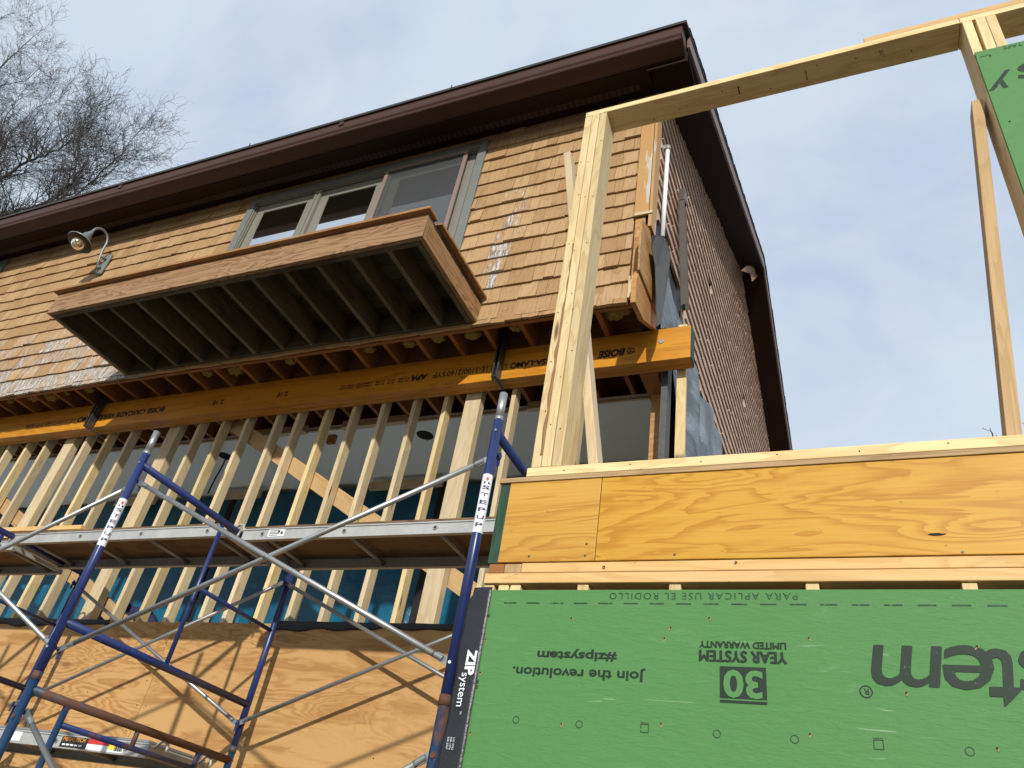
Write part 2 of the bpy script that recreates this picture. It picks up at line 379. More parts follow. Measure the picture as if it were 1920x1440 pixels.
def text_verts(s, size=1., shear=0., bold=0., spacing=1., align='LEFT'):
    cu = bpy.data.curves.new('t', 'FONT'); cu.body = s; cu.size = size; cu.shear = shear; cu.offset = bold; cu.space_character = spacing; cu.align_x = align; cu.resolution_u = 3
    ob = bpy.data.objects.new('t', cu); COL.objects.link(ob); dg = bpy.context.evaluated_depsgraph_get(); dg.update()
    me = bpy.data.meshes.new_from_object(ob.evaluated_get(dg)); vs = [tuple(v.co) for v in me.vertices]; fs = [list(p.vertices) for p in me.polygons]
    bpy.data.objects.remove(ob); bpy.data.curves.remove(cu); bpy.data.meshes.remove(me); return vs, fs
def add_text(mb, s, org, xd, yd, fit=None, size=None, stretch=1., lift=.0012, fn=None, **k):
    """lay text so that its lower-left corner is at org; fit=(width,height)"""
    vs, fs = text_verts(s, **k); xs = [v[0] for v in vs]; ys = [v[1] for v in vs]
    x0, x1, y0, y1 = min(xs), max(xs), min(ys), max(ys); org = Vector(org); xd = Vector(xd); yd = Vector(yd); nr = xd.cross(yd)
    sx, sy = (fit[0]/(x1-x0), fit[1]/(y1-y0)) if fit else (size*stretch, size)
    if fn:
        bm_ = bmesh.new(); bv = [bm_.verts.new(v) for v in vs]; [bm_.faces.new([bv[i] for i in f]) for f in fs]
        bmesh.ops.triangulate(bm_, faces=bm_.faces[:])
        for _ in range(2): bmesh.ops.subdivide_edges(bm_, edges=[e for e in bm_.edges if e.calc_length() > .12], cuts=1, use_grid_fill=True); bmesh.ops.triangulate(bm_, faces=bm_.faces[:])
        bm_.verts.index_update(); vs = [tuple(v.co) for v in bm_.verts]; fs = [[v.index for v in f.verts] for f in bm_.faces]; bm_.free()
    b = len(mb.v)
    for v in vs:
        p = org+xd*((v[0]-x0)*sx)+yd*((v[1]-y0)*sy)+nr*lift
        mb.v.append(fn(p) if fn else p)
    for f in fs: mb.f.append([b+i for i in f]); mb.sm.append(False); mb.uv.append([(0, 0)]*len(f))
    return mb
# ---------------------------------------------------------------- light and sky
SUNV = Vector((.45, -1., .44)).normalized()          # towards the sun
el = math.asin(SUNV.z); rot = math.atan2(SUNV.x, SUNV.y)
sd = bpy.data.lights.new('sun', 'SUN'); sd.energy = 4.2; sd.angle = math.radians(1.1); sd.color = (1., .96, .89)
so = bpy.data.objects.new('sun', sd); COL.objects.link(so); so.rotation_euler = (-SUNV).to_track_quat('-Z', 'Y').to_euler(); so.location = (3, -8, 9)
W = bpy.data.worlds.new('World'); S.world = W; W.use_nodes = True; nt = W.node_tree; N = nt.nodes; L = nt.links
bg = N['Background']; sky = N.new('ShaderNodeTexSky'); sky.sky_type = 'NISHITA'; sky.sun_disc = False; sky.sun_elevation = el; sky.sun_rotation = rot
tc = N.new('ShaderNodeTexCoord')
def wnoise(scale, detail, rough, dist, off=(0, 0, 0)):
    mp = N.new('ShaderNodeMapping'); mp.inputs['Scale'].default_value = scale; mp.inputs['Location'].default_value = off; mp.inputs['Rotation'].default_value = (.3, .2, .5)
    L.new(tc.outputs['Generated'], mp.inputs[0]); n = N.new('ShaderNodeTexNoise'); L.new(mp.outputs[0], n.inputs['Vector']); n.inputs['Scale'].default_value = 1
    n.inputs['Detail'].default_value = detail; n.inputs['Roughness'].default_value = rough; n.inputs['Distortion'].default_value = dist
    r = N.new('ShaderNodeMapRange'); r.interpolation_type = 'SMOOTHSTEP'; r.inputs[1].default_value = .34; r.inputs[2].default_value = .68; L.new(n.outputs[0], r.inputs[0]); return r.outputs[0]
def wmix(f, a, b):
    m = N.new('ShaderNodeMix'); m.data_type = 'RGBA'
    for sck, v in ((m.inputs[0], f), (m.inputs[6], a), (m.inputs[7], b)):
        if isinstance(v, bpy.types.NodeSocket): L.new(v, sck)
        else: sck.default_value = v if not hasattr(v, '__len__') else tuple(v)+(1,)
    return m.outputs[2]
c1 = wmix(wnoise((2.6, 4.4, 3.2), 4, .5, .4), (5.7, 6.8, 8.8), (7.4, 8.6, 9.8))
c2 = wmix(wnoise((5., 9., 6.), 5, .55, .8, (3, 1, 2)), c1, (8.3, 9.0, 9.9))
c3 = wmix(.85, sky.outputs[0], wmix(.45, c1, c2))
L.new(c3, bg.inputs[0]); bg.inputs[1].default_value = .10
S.view_settings.view_transform = 'Standard'; S.view_settings.look = 'None'; S.view_settings.exposure = 0; S.view_settings.gamma = 1

# ---------------------------------------------------------------- ground
def gz(u, v):
    x = -150+300*u; y = -120+300*v; return (x, y, -1.6-.02*math.sin(x*1.3)*math.cos(y*1.1))
tag(MB().grid(gz, 60, 60).build('ground', 'earth'), kind='structure')

# ---------------------------------------------------------------- house
house = thing('house', (-7.6, 9.1, -1.6), 'brown eaved house with tan cedar shingles, its lower front wall cut away over new studs', 'house')
YW = 3.93; XG = -1.18; XL = -14.5
WA = (-5.72, -2.85, 4.02, 6.13); WB = (-12.6, -9.93, 4.9, 6.17)
mb = MB()
for x0, x1, z0, z1 in [(XL, WB[0], 3.8, 6.3), (WB[0], WB[1], 3.8, WB[2]), (WB[1], WA[0], 3.8, 6.3), (WA[0], WA[1], 3.8, WA[2]), (WA[1], XG-.03, 3.8, 6.3), (WB[0], WB[1], WB[3], 6.3), (WA[0], WA[1], WA[3], 6.3)]:
    mb.box(x0, x1, YW+.03, YW+.12, z0, z1)
mb.build('front_wall', 'old_panel', house)

def shingle_field(mb, rows, xr, put, skip, wear, exp):
    for k, z in enumerate(rows):
        x = xr[0]+R.random()*.1
        while x < xr[1]:
            w = R.choice([.075, .095, .11, .125, .145, .16, .18, .205])*(.9+.2*R.random()); x1 = min(x+w, xr[1])
            a, b = x, x1
            r = skip(a, b, z)
            if r is not None and (r[1]-r[0]) > .012: put(r[0]+.0016, r[1]-.0016, z+R.gauss(0, .0030), exp, (R.random(), wear((a+b)/2, z), 0, 1))
            x = x1
mb = MB(); mb.tint = []
def put_f(a, b, z, e, tint):
    th = .018+R.random()*.006+(R.random() < .06)*.010; tl = R.gauss(0, .0026)
    c = [(a, YW-th, z-tl), (a, YW+.004, z-tl), (b, YW-th-R.gauss(0, .0015), z+tl), (b, YW+.004, z+tl), (a, YW-.002, z+e+.012), (a, YW+.008, z+e+.012), (b, YW-.002, z+e+.012), (b, YW+.008, z+e+.012)]
    c = [c[0], c[1], c[2], c[3], c[4], c[5], c[6], c[7]]
    mb.quad8(c, e, b-a, th, tint)
def skip_f(a, b, z):
    if z > 6.26: return None
    for (x0, x1, z0, z1) in ((WA[0]-.03, WA[1]+.02, WA[2], WA[3]+.02), (WB[0]-.03, WB[1]+.03, WB[2], WB[3]+.02)):
        if z0-.17 < z < z1-.03:
            if a >= x0 and b <= x1: return None
            if a < x0 < b: return (a, x0)
            if a < x1 < b: return (x1, b)
    return (a, b)
def wear_f(x, z):
    w = .12
    if x < -5.9: w = max(w, min(1., (4.95-z)*1.15+.30)*(.7+.3*R.random()))
    if z < 3.9 and x < -6: w = 1.
    xs = -2.34-(5.2-z)*.12
    if 3.95 < z < 5.25: w = max(w, 1.22-abs(x-xs)*5.-.2*R.random())
    if R.random() < .02: w = max(w, .6)
    return w
shingle_field(mb, [3.735]+[3.777+.172*k for k in range(15)], (XL, XG-.12), put_f, skip_f, wear_f, .172)
mb.build('shingle_siding', 'shingle', house)
# gable siding
def zs(y): return 4.42+.5*y if y < 9.12 else 8.98-.5*(y-9.12)
mb = MB(); mb.tint = []
def zbot(y): return 4.78+.25*math.sin(y*9)*.2 if y < 5.12 else (4.34+.035*math.sin(y*7.)+.02*(y-5.5))
def put_g(a, b, z, e, tint):
    th = .021+.001*math.sin(z*40)+R.random()*.001; dz = R.gauss(0, .0045); top = min(z+e+.012, zs((a+b)/2)+.05)
    mb.quad8([(XG+th, a, z+dz), (XG-.004, a, z+dz), (XG+th, b, z+dz+R.gauss(0, .003)), (XG-.004, b, z+dz), (XG+.003, a, top), (XG-.006, a, top), (XG+.003, b, top), (XG-.006, b, top)], e, b-a, th, tint)
def skip_g(a, b, z):
    m = (a+b)/2
    return (a, b) if zbot(m) < z < zs(m)-.01 and not (R.random() < .0008) else None
shingle_field(mb, [4.20+.148*k for k in range(33)], (YW+.10, 14.3), put_g, skip_g, lambda x, z: .35*R.random()+.05, .148)
mb.build('gable_siding', 'shingle_side', house)
mb = MB(); mb.poly([(XG-.012, 3.97, 3.8), (XG-.012, 14.3, 3.8), (XG-.012, 14.3, zs(14.3)), (XG-.012, 9.12, zs(9.12)), (XG-.012, 3.97, zs(3.97))], (-.1, 0, 0)); mb.build('gable_wall', 'membrane', house)
# soffit, fascia, gutter, rake
mb = MB(); mb.poly([(XL, 3.60, 6.118), (XL, 3.98, 6.255), (XG-.01, 3.98, 6.255), (XG-.01, 3.60, 6.118)], (0, 0, .02)); sof = mb.build('soffit', 'soffit', house)
B(XL, -1.3, 3.735, 3.80, 6.163, 6.166).build('soffit_vent', 'vent', sof)
B(XL, -.87, 3.575, 3.60, 6.115, 6.33).build('fascia', 'soffit', house)
prof = [(3.572, 6.135), (3.53, 6.140), (3.46, 6.158), (3.432, 6.168), (3.424, 6.178), (3.424, 6.195), (3.408, 6.215), (3.400, 6.25), (3.398, 6.325), (3.388, 6.330), (3.388, 6.345), (3.41, 6.345), (3.41, 6.25), (3.435, 6.195), (3.53, 6.152), (3.572, 6.148)]
mb = MB(); mb.poly([(XL, y, z) for y, z in prof], (XL*-1-.855, 0, 0)); gut = mb.build('gutter', 'gutter', house)
B(-.857, -.853, 3.405, 3.57, 6.17, 6.34).build('end_cap', 'gutter', gut)
for x in (-3.05, -5.5): B(x, x+.008, 3.388, 3.394, 6.34, 6.40).build('gutter_nail', 'dark', gut)
for x in (-4.3, -7.4, -10.4): B(x, x+.05, 3.386, 3.400, 6.252, 6.332).build('gutter_seam', 'gutter', gut)
# roof slabs and rake
def rz(y, o): return (4.42+.5*y if y < 9.12 else 8.98-.5*(y-9.12))+o
mb = MB()
for xa, xb in ((XL-.3, -.815),):
    P = [(3.38, rz(3.38, .20)), (9.12, rz(9.12, .20)), (14.9, rz(14.9, .20)), (14.9, rz(14.9, .235)), (9.12, rz(9.12, .235)), (3.38, rz(3.38, .235))]
    mb.poly([(xa, y, z) for y, z in P], (xb-xa, 0, 0))
y = 3.5
while y < 14.8:
    l = .12+R.random()*.03; mb.board((-.86, y, rz(y, .245)), (-.86, y+l, rz(y+l, .238)), .10+R.random()*.012, .012, (1, 0, 0)); y += l
mb.build('roof', 'roof', house)
mb = MB(); mb.poly([(-.845, y, rz(y, o)) for y, o in ((3.56, .03), (9.12, .0), (14.9, .0), (14.9, .205), (9.12, .205), (3.56, .205))], (.022, 0, 0)); mb.build('rake_board', 'rake', house)
mb = MB(); mb.poly([(XG-.01, 3.585, rz(3.585, .0)), (XG-.01, 9.12, rz(9.12, 0)), (-.846, 9.12, rz(9.12, 0)), (-.846, 3.585, rz(3.585, 0))], (0, 0, .02)); mb.poly([(XG-.01, 9.12, rz(9.12, 0)), (XG-.01, 14.9, rz(14.9, 0)), (-.846, 14.9, rz(14.9, 0)), (-.846, 9.12, rz(9.12, 0))], (0, 0, .02))
mb.box(XG-.01, -.846, 3.585, 3.60, 6.08, 6.23); mb.box(XG-.01, -.846, 3.60, 4.0, 6.2, 6.215)
mb.build('rake_soffit', 'soffit', house)
fl = MB(); pk = [onX(1390, 507, -1.02), onX(1400, 498, -1.0), onX(1424, 500, -.95), onX(1427, 510, -.93), onX(1410, 527, -.96), onX(1406, 512, -1.0)]
fl.poly(pk, (.004, 0, -.01)).build('paper_flap', 'cedar_trim', house)
# corner boards and the torn open corner
B(-1.295, XG+.004, 3.895, 3.925, 4.63, 6.2, g='z').build('corner_board', 'corner', house)
B(XG-.001, XG+.026, 3.895, 4.03, 4.48, 6.2, g='z').build('corner_board', 'corner', house)
B(-1.29, XG+.03, 3.885, 3.9, 4.615, 4.645).build('corner_board_end', 'lumber_aged', house)
mb = MB(); mb.poly([(-1.285, 3.915, 4.0), (-1.288, 3.915, 4.62), (XG-.03, 3.915, 4.62), (XG-.03, 3.915, 4.3), (XG-.035, 3.915, 4.0)], (0, .015, 0)); mb.build('torn_sheathing', 'osb', house)
mb = MB(); mb.poly([onX(px, py, XG+.012) for px, py in ((1205, 412), (1219, 432), (1225, 480), (1231, 532), (1233, 590), (1199, 505), (1201, 460))], (-.014, 0, 0)); mb.build('side_sheathing', 'osb', house)
mb = MB(); mb.poly([onX(px, py, XG-.002) for px, py in ((1198, 508), (1231, 590), (1230, 618), (1207, 600), (1191, 566), (1193, 528))], (-.036, 0, 0)); mb.build('rim_joist', 'old_plank', house, bevel=.002)
B(-1.30, -1.262, 3.905, 3.935, 3.775, 3.99, g='z').build('corner_stud', 'lumber_aged', house)
B(XL, -1.25, 3.955, 3.99, 3.742, 3.80).build('wall_plate', 'old_joist', house, bevel=.002)
# floor joists, blocking, subfloor, insulation
JX = [-1.56-.31*k for k in range(38)]
for x in JX:
    B(x-.019, x+.019, 3.992, 5.6, 3.782, 4.015, g='y').build('floor_joist', 'old_joist', house, bevel=.002)
mb = MB()
for i, x in enumerate(JX[:-1]): mb.box(x-.29, x-.021, 4.36+R.random()*.02, 4.40, 3.785, 4.01)
mb.build('joist_blocking', 'old_joist', house)
B(XL, XG-.05, 3.992, 14, 4.017, 4.035).build('subfloor', 'old_panel', house)
B(XL, XG-.05, 5.6, 14, 3.79, 4.01).build('floor_cavity', 'dark', house)
for i, (px, py) in enumerate([(388, 703), (440, 697), (15, 757), (55, 757), (95, 747), (165, 733), (118, 745), (540, 690), (690, 660), (765, 655), (820, 640), (885, 630), (968, 618), (1170, 598), (1150, 600), (620, 672)]):
    p = onY(px, py, 4.12+.04*R.random()); p.z = min(max(p.z, 3.86), 3.97); s = .035+.035*R.random()
    def ins(u, v, p=p, s=s, ph=R.random()*6):
        a = 2*math.pi*u; b = math.pi*v; r = 1+.22*math.sin(5*a+ph)*math.sin(3*b)+.14*math.sin(9*b+ph*2+3*a)
        return p+Vector((math.cos(a)*math.sin(b)*s*1.3*r, math.sin(a)*math.sin(b)*s*r, math.cos(b)*s*.75*r))
    tag(MB().grid(ins, 16, 10).build('insulation_tuft', 'insul', house))
# ceiling and interior
cl = B(XL, XG-.03, 5.08, 9.0, 3.755, 3.779).build('ceiling', 'drywall', house)
for px, py in ((797, 816), (422, 855)):
    r = ray(px, py); p = Vector(r*3.755/r[2]); h = MB(); h.tube([(p.x, p.y, 3.7545), (p.x, p.y, 3.757)], .085, 28, smooth=False); h.tube([(p.x+.03, p.y, 3.757), (p.x+.035, p.y+.01, 3.69)], .004, 5); h.build('dark_hole_disc', 'dark', cl)  # near-black disc on the ceiling stands in for the shaded opening
h = MB(); q = [onY(412, 790, 5.2), onY(418, 810, 5.2), onY(408, 850, 5.3), onY(392, 885, 5.35)]; q = [onY(424+400*0, 858, 5.4), onY(418, 872, 5.3), onY(402, 900, 5.2), onY(390, 925, 5.1)]; h.tube(q, .008, 6); h.build('hanging_cable', 'dark', cl)
for x0, x1 in ((-4.46, -3.74), (-5.6, -4.9), (-2.5, -1.95)):
    B(x0, x1, 5.02, 5.075, 3.70, 3.775).build('ceiling_nailer', 'lumber_aged', house)
B(XL, XG-.05, 5.078, 5.10, 3.73, 3.754).build('ceiling_edge', 'lumber_aged', house)
for x0, x1 in ((-4.74, -3.84), (-6.86, -6.25), (-2.5, -1.8), (-8.6, -7.9)):
    B(x0, x1, 6.06, 6.10, 3.60, 3.70).build('wall_nailer', 'lumber_aged', house)
def mull(x0, x1, y): return B(x0, x1, y, y+.09, 3.3, 3.78)
for x in (-4.75, -3.2, -6.3): B(x, x+.09, 5.2, 5.24, 3.66, 3.95, g='z').build('hanger_block', 'old_joist', house)
B(XL, XG-.13, 4.54, 9.0, 1.28, 1.375).build('floor', 'drywall', house)  # unseen floor in white board, added to bounce sun onto the ceiling
B(XL, XG-.03, 9.0, 9.1, -1.6, 3.75).build('rear_wall', 'drywall', house)
B(XL-.1, XL, 4.2, 14.3, -1.6, 6.3).build('far_side_wall', 'drywall', house)
B(XL, XG-.1, 14.2, 14.3, -1.6, 6.3).build('back_wall', 'shingle_side', house)
def pap(u, v):
    y = 4.75+9.4*u; z = -1.6+(5.98+.02)*v; return (XG+.040+.022*math.sin(y*5+z*3)+.02*math.sin(y*11-z*2.3)*v, y, min(z, 4.36))
mb = MB().grid(pap, 110, 50); mb.build('house_wrap', 'paper', house)
B(XG-.12, XG-.02, 4.70, 14.3, -1.6, 3.8).build('side_wall', 'osb', house)
# felt scraps by the corner
fe = [(1224, 441), (1232, 441), (1248, 447), (1257, 470), (1258, 482), (1252, 525), (1243, 575), (1240, 605), (1232, 612), (1231, 560), (1229, 500), (1222, 460)]
mb = MB(); mb.poly([onX(px, py, -1.11+.02*math.sin(i)) for i, (px, py) in enumerate(fe)], (-.006, .004, 0)); mb.build('felt_flap', 'felt', house)
fe2 = [(1240, 570), (1254, 520), (1262, 560), (1276, 600), (1284, 612), (1240, 616)]
mb = MB(); mb.poly([onX(px, py, -1.155) for px, py in fe2], (-.004, 0, 0)); mb.build('torn_wrap', 'paper', house)
B(XG+.003, XG+.05, 4.50, 4.62, 1.42, 4.0, g='z').build('wrap_roll_edge', 'felt', house)
# windows
def window(x0, x1, z0, z1, splits, screen):
    cs = .085; m = MB(); y0, y1 = 3.895, 3.965
    m.box(x0-.03, x0-.03+cs, y0, y1, z0, z1+.025, g='z'); m.box(x1+.02-cs, x1+.02, y0, y1, z0, z1+.025, g='z'); m.box(x0-.03+cs, x1+.02-cs, y0, y1, z1+.025-cs, z1+.025); m.box(x0-.03+cs, x1+.02-cs, y0, y1, z0, z0+.06)
    w = m.build('window', 'casing', house, bevel=.004)
    ix0, ix1, iz1 = x0-.03+cs, x1+.02-cs, z1+.025-cs
    m = MB()
    for k in range(3):
        d = .012*k; yy = 3.91+.02*k
        m.box(ix0, ix1, yy, yy+.02, iz1-.014*(k+1), iz1-.014*k); m.box(ix0+.012*k, ix0+.012*(k+1), yy, yy+.02, z0, iz1-.014*3, g='z'); m.box(ix1-.012*(k+1), ix1-.012*k, yy, yy+.02, z0, iz1-.014*3, g='z')
    m.box(ix0, ix1, 3.97, 4.03, iz1-.055, iz1); m.box(ix0, ix0+.04, 3.97, 4.03, z0, iz1-.055, g='z'); m.box(ix1-.04, ix1, 3.97, 4.03, z0, iz1-.055, g='z')
    m.build('jamb', 'frame', w, bevel=.002)
    xs = [ix0+.04]+splits+[ix1-.04]
    for i in range(len(xs)-1):
        a, b = xs[i], xs[i+1]
        if i:
            mm = MB(); mm.box(a-.035, a-.012, 3.905, 4.0, z0, iz1-.045, g='z'); mm.box(a-.009, a+.009, 3.912, 4.0, z0, iz1-.045, g='z'); mm.box(a+.012, a+.035, 3.905, 4.0, z0, iz1-.045, g='z'); mm.build('mullion', 'frame', w, bevel=.002)
        a += .036 if i else 0; b -= .036 if i < len(xs)-2 else 0
        t = iz1-.057; fr = .095; f = MB()
        f.box(a, a+fr, 3.94, 3.97, z0+.0, t, g='z'); f.box(b-fr, b, 3.94, 3.97, z0, t, g='z'); f.box(a+fr, b-fr, 3.94, 3.97, t-fr, t); f.box(a+fr, b-fr, 3.94, 3.97, z0, z0+fr); 
        f.box(a+fr, a+fr+.012, 3.945, 3.965, z0+fr, t-fr, g='z'); f.box(b-fr-.012, b-fr, 3.945, 3.965, z0+fr, t-fr, g='z'); f.box(a+fr+.012, b-fr-.012, 3.945, 3.965, t-fr-.012, t-fr)
        f.build('sash', 'frame', w, bevel=.002)
        MB().board(((a+b)/2, 3.972, z0+fr), ((a+b)/2, 3.944, t-fr-.010), b-a-2*fr-.020, .006, (1, 0, 0)).build('pane', 'glass', w); B(a+fr, b-fr, 4.0, 4.01, z0+fr, t-fr).build('dark_room_sheet', 'dark', w)  # near-black sheet behind the glass stands in for the unlit room
    if screen:
        a, b = screen; f = MB(); t = iz1-.018; fw_ = .042
        f.box(a, a+fw_, 3.885, 3.903, z0, t, g='z'); f.box(b-fw_, b, 3.885, 3.903, z0, t, g='z'); f.box(a+fw_, b-fw_, 3.885, 3.903, t-.035, t); f.build('screen_frame', 'screen_frame', w, bevel=.002)
        B(a+fw_, b-fw_, 3.893, 3.8945, z0, t-.035).build('insect_screen', 'screen', w)
    return w
window(*WA, [-4.80, -3.93], (-3.96, -3.02))
window(*WB, [-11.3], None)
# ---------------------------------------------------------------- things fixed to the house but hanging free
mb = MB(); mb.tube([onX(1242, 445, -1.13), onX(1252, 282, -1.13)], .019, 12)
t = thing('vent_pipe', onX(1242, 445, -1.13), 'thin white plastic pipe standing against the gable siding beside the corner board', 'pipe'); mb.build('pipe', 'white_pipe', t)
mb = MB(); p = onX(1252, 282, -1.13); mb.tube([p, p+Vector((0, 0, .05))], .027, 12); mb.box(p.x-.05, p.x-.01, p.y-.02, p.y+.02, p.z+.01, p.z+.06); mb.build('pipe_clamp', 'galv_dull', t)
mb = MB(); a = onX(1285, 576, -1.1); b = onX(1280, 378, -1.1); t = thing('downspout', a, 'open bronze downspout length hanging on the gable siding right of the white pipe', 'downspout')
d = (b-a)
for s_ in (-1, 1): mb.board(a+Vector((0, .038*s_, 0)), b+Vector((0, .038*s_, 0)), .05, .006, (1, 0, 0))
mb.board(a+Vector((-.03, 0, 0)), b+Vector((-.03, 0, 0)), .07, .006, (0, 1, 0)); mb.build('channel', 'bronze', t)
mb = MB(); mb.board(b+Vector((0, 0, -.02)), b+Vector((0, 0, .13)), .06, .09, (1, 0, 0)); mb.build('top_bracket', 'bronze', t, bevel=.006)

# ---------------------------------------------------------------- balcony
DX0, DX1, DY = -6.3, -2.5, 2.98
bal = thing('balcony', (-4.4, 3.45, 3.76), 'weathered wooden balcony without railing below the three part window', 'balcony')
B(DX0, DX1, DY, DY+.038, 3.76, 3.985).build('front_fascia', 'deck_fascia', bal, bevel=.003)
B(DX1-.038, DX1, DY+.039, 3.925, 3.762, 3.983, g='y').build('side_fascia', 'deck_fascia', bal, bevel=.003)
B(DX0, DX0+.038, DY+.039, 3.925, 3.762, 3.983, g='y').build('side_fascia', 'deck_fascia', bal, bevel=.003)
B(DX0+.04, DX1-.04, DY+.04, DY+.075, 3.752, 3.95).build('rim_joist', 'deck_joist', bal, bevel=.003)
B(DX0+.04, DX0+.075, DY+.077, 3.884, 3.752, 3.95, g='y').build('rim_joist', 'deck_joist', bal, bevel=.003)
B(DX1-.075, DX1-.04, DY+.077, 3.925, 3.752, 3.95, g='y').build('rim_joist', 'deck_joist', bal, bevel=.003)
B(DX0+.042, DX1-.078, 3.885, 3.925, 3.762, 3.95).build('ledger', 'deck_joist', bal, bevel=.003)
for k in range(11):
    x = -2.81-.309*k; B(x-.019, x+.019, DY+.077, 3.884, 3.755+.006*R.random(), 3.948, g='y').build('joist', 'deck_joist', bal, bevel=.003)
y = DY+.09; k = 0
B(DX0-.03, DX1+.03, DY-.045, DY+.085, 3.988, 4.014).build('edge_board', 'cedar_trim', bal, bevel=.003)
while y < 3.85:
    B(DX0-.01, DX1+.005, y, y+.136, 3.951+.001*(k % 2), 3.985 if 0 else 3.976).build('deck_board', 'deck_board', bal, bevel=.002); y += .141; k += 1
mb = MB(); y = DY+.12
while y < 3.8: mb.box(DX1-.03, DX1+.045+.006*R.random(), y, min(y+.134, 3.9), 3.99, 4.012); y += .138
mb.build('board_ends', 'cedar_trim', bal)

# ---------------------------------------------------------------- wall lamp
LX = -7.72
lamp = thing('barn_lamp', (LX, 3.9, 5.5), 'grey gooseneck barn lamp on the shingles left of the balcony', 'wall lamp')
mb = MB(); mb.board((LX, 3.895, 5.42), (LX, 3.895, 5.74), .09, .035, (1, 0, 0)); mb.build('mounting_plate', 'lamp_metal', lamp, bevel=.015)
arm = []
for k in range(15):
    a = math.radians(-8+188*k/14); arm.append((LX, 3.68+.105*math.cos(a), 5.80+.13*math.sin(a)))
pts = [(LX, 3.85, 5.46), (LX, 3.81, 5.58), (LX, 3.79, 5.70)]+arm
mb = MB(); mb.tube(pts, .0135, 12); mb.tube([(LX, 3.87, 5.50), (LX, 3.83, 5.50)], .02, 10); mb.tube([(LX, 3.87, 5.64), (LX, 3.80, 5.64)], .018, 10); mb.build('gooseneck_arm', 'lamp_metal', lamp)
ax = Vector((0, .22, 1)).normalized(); c0 = Vector(arm[-1]); base = c0-ax*.23
mb = MB(); mb.lathe(base, ax, [(.145, -.006), (.148, .0), (.142, .008), (.105, .045), (.055, .085), (.047, .15), (.03, .165), (.03, .19), (.018, .235), (.014, .24)]); sh = mb.build('lamp_shade', 'lamp_metal', lamp)
mb = MB(); mb.lathe(base, ax, [(.143, -.004), (.138, .004), (.10, .038), (.05, .075), (.001, .085)]); mb.build('shade_lining', 'lamp_dark', sh)
mb = MB(); mb.lathe(base, ax, [(.0, -.10), (.035, -.092), (.062, -.07), (.075, -.035), (.072, .0), (.055, .035)]); mb.build('glass_globe', 'amber', lamp)
mb = MB(); mb.lathe(base, ax, [(.0, -.055), (.02, -.048), (.03, -.02), (.018, .02), (.014, .06)]); mb.build('bulb', 'white_label', lamp)

# ---------------------------------------------------------------- LVL support beam
bm = thing('support_beam', (-6.9, 4.37, 3.48), 'long orange laminated support beam with upside down lettering under the floor joists', 'beam')
mb = MB()
for k in range(3): mb.box(-13.5, -.925+[0, .004, -.003][k], 4.30+.0445*k, 4.3435+.0445*k, 3.482+[0, .002, -.001][k], 3.780)
mb.build('beam_body', 'lvl', bm, bevel=.003)
mb = MB()
for k in range(3):
    for j in range(4): mb.box(-.9245+[0, .004, -.003][k], -.9185+[0, .004, -.003][k]-.001*(j % 2), 4.3015+.0445*k+.0105*j, 4.3108+.0445*k+.0105*j, 3.484, 3.779, g='z')
mb.build('sealed_end', 'green_edge', bm)
mb = MB(); c = onY(1240, 640, 4.299); mb.tube([c, c+Vector((0, -.004, 0))], .020, 18, smooth=False); mb.build('nail_plug', 'galv_dull', bm)
mb = MB()
def btxt(s, px0, px1, py, h, **k):
    a = onY(px0, py, 4.3); b = onY(px1, py, 4.3); add_text(mb, s, (a.x, 4.3, 3.605+h/2), (-1, 0, 0), (0, 0, -1), fit=(abs(b.x-a.x), h), lift=.002, **k)
btxt('BOISE', 1173, 1121, 660, .070, bold=.045, shear=.25); btxt('CASCADE', 1098, 1060, 670, .062, bold=.02, shear=.25) if 0 else btxt('CASCADE', 1112, 1058, 668, .070, bold=.045, shear=.25)
btxt('VERSA-LAM\u00ae', 1052, 958, 680, .062, bold=.035); btxt('LVL', 950, 930, 690, .05); btxt('2.1E-3100/2160', 926, 840, 695, .056, bold=.012); btxt('SYP', 835, 812, 703, .056, bold=.012); btxt('APA', 802, 772, 706, .062, bold=.05, shear=.2)
for i, (a, b) in enumerate([(766, 748), (740, 728), (722, 706), (700, 672), (668, 644)]):
    pa = onY(a, 712, 4.3); pb = onY(b, 712, 4.3)
    for q in range(2): add_text(mb, ['14 MI', 'PRL 266', 'ICC ESR', 'LAMINATED', '1040 WS'][i], (pa.x, 4.3, 3.62-.028*q), (-1, 0, 0), (0, 0, -1), fit=(abs(pb.x-pa.x), .018), lift=.002, bold=.02)
btxt('2.1E', 540, 521, 738, .055, bold=.02); btxt('2.1E', 420, 400, 753, .055, bold=.02)
btxt('BOISE CASCADE VERSA-LAM\u00ae', 303, 152, 778, .066, bold=.035); btxt('2.1E-3100/2160 SYP', 148, 72, 790, .05); btxt('APA', 66, 50, 797, .05, bold=.02)
c = onY(1183, 658, 4.3); mb.ring((c.x, 4.298, 3.605), (0, -1, 0), .022, .029, .001, 20); mb.box(c.x-.012, c.x+.012, 4.297, 4.2985, 3.592, 3.598); mb.box(c.x-.003, c.x+.003, 4.297, 4.2985, 3.590, 3.618)
mb.build('lettering', 'beam_ink', bm)
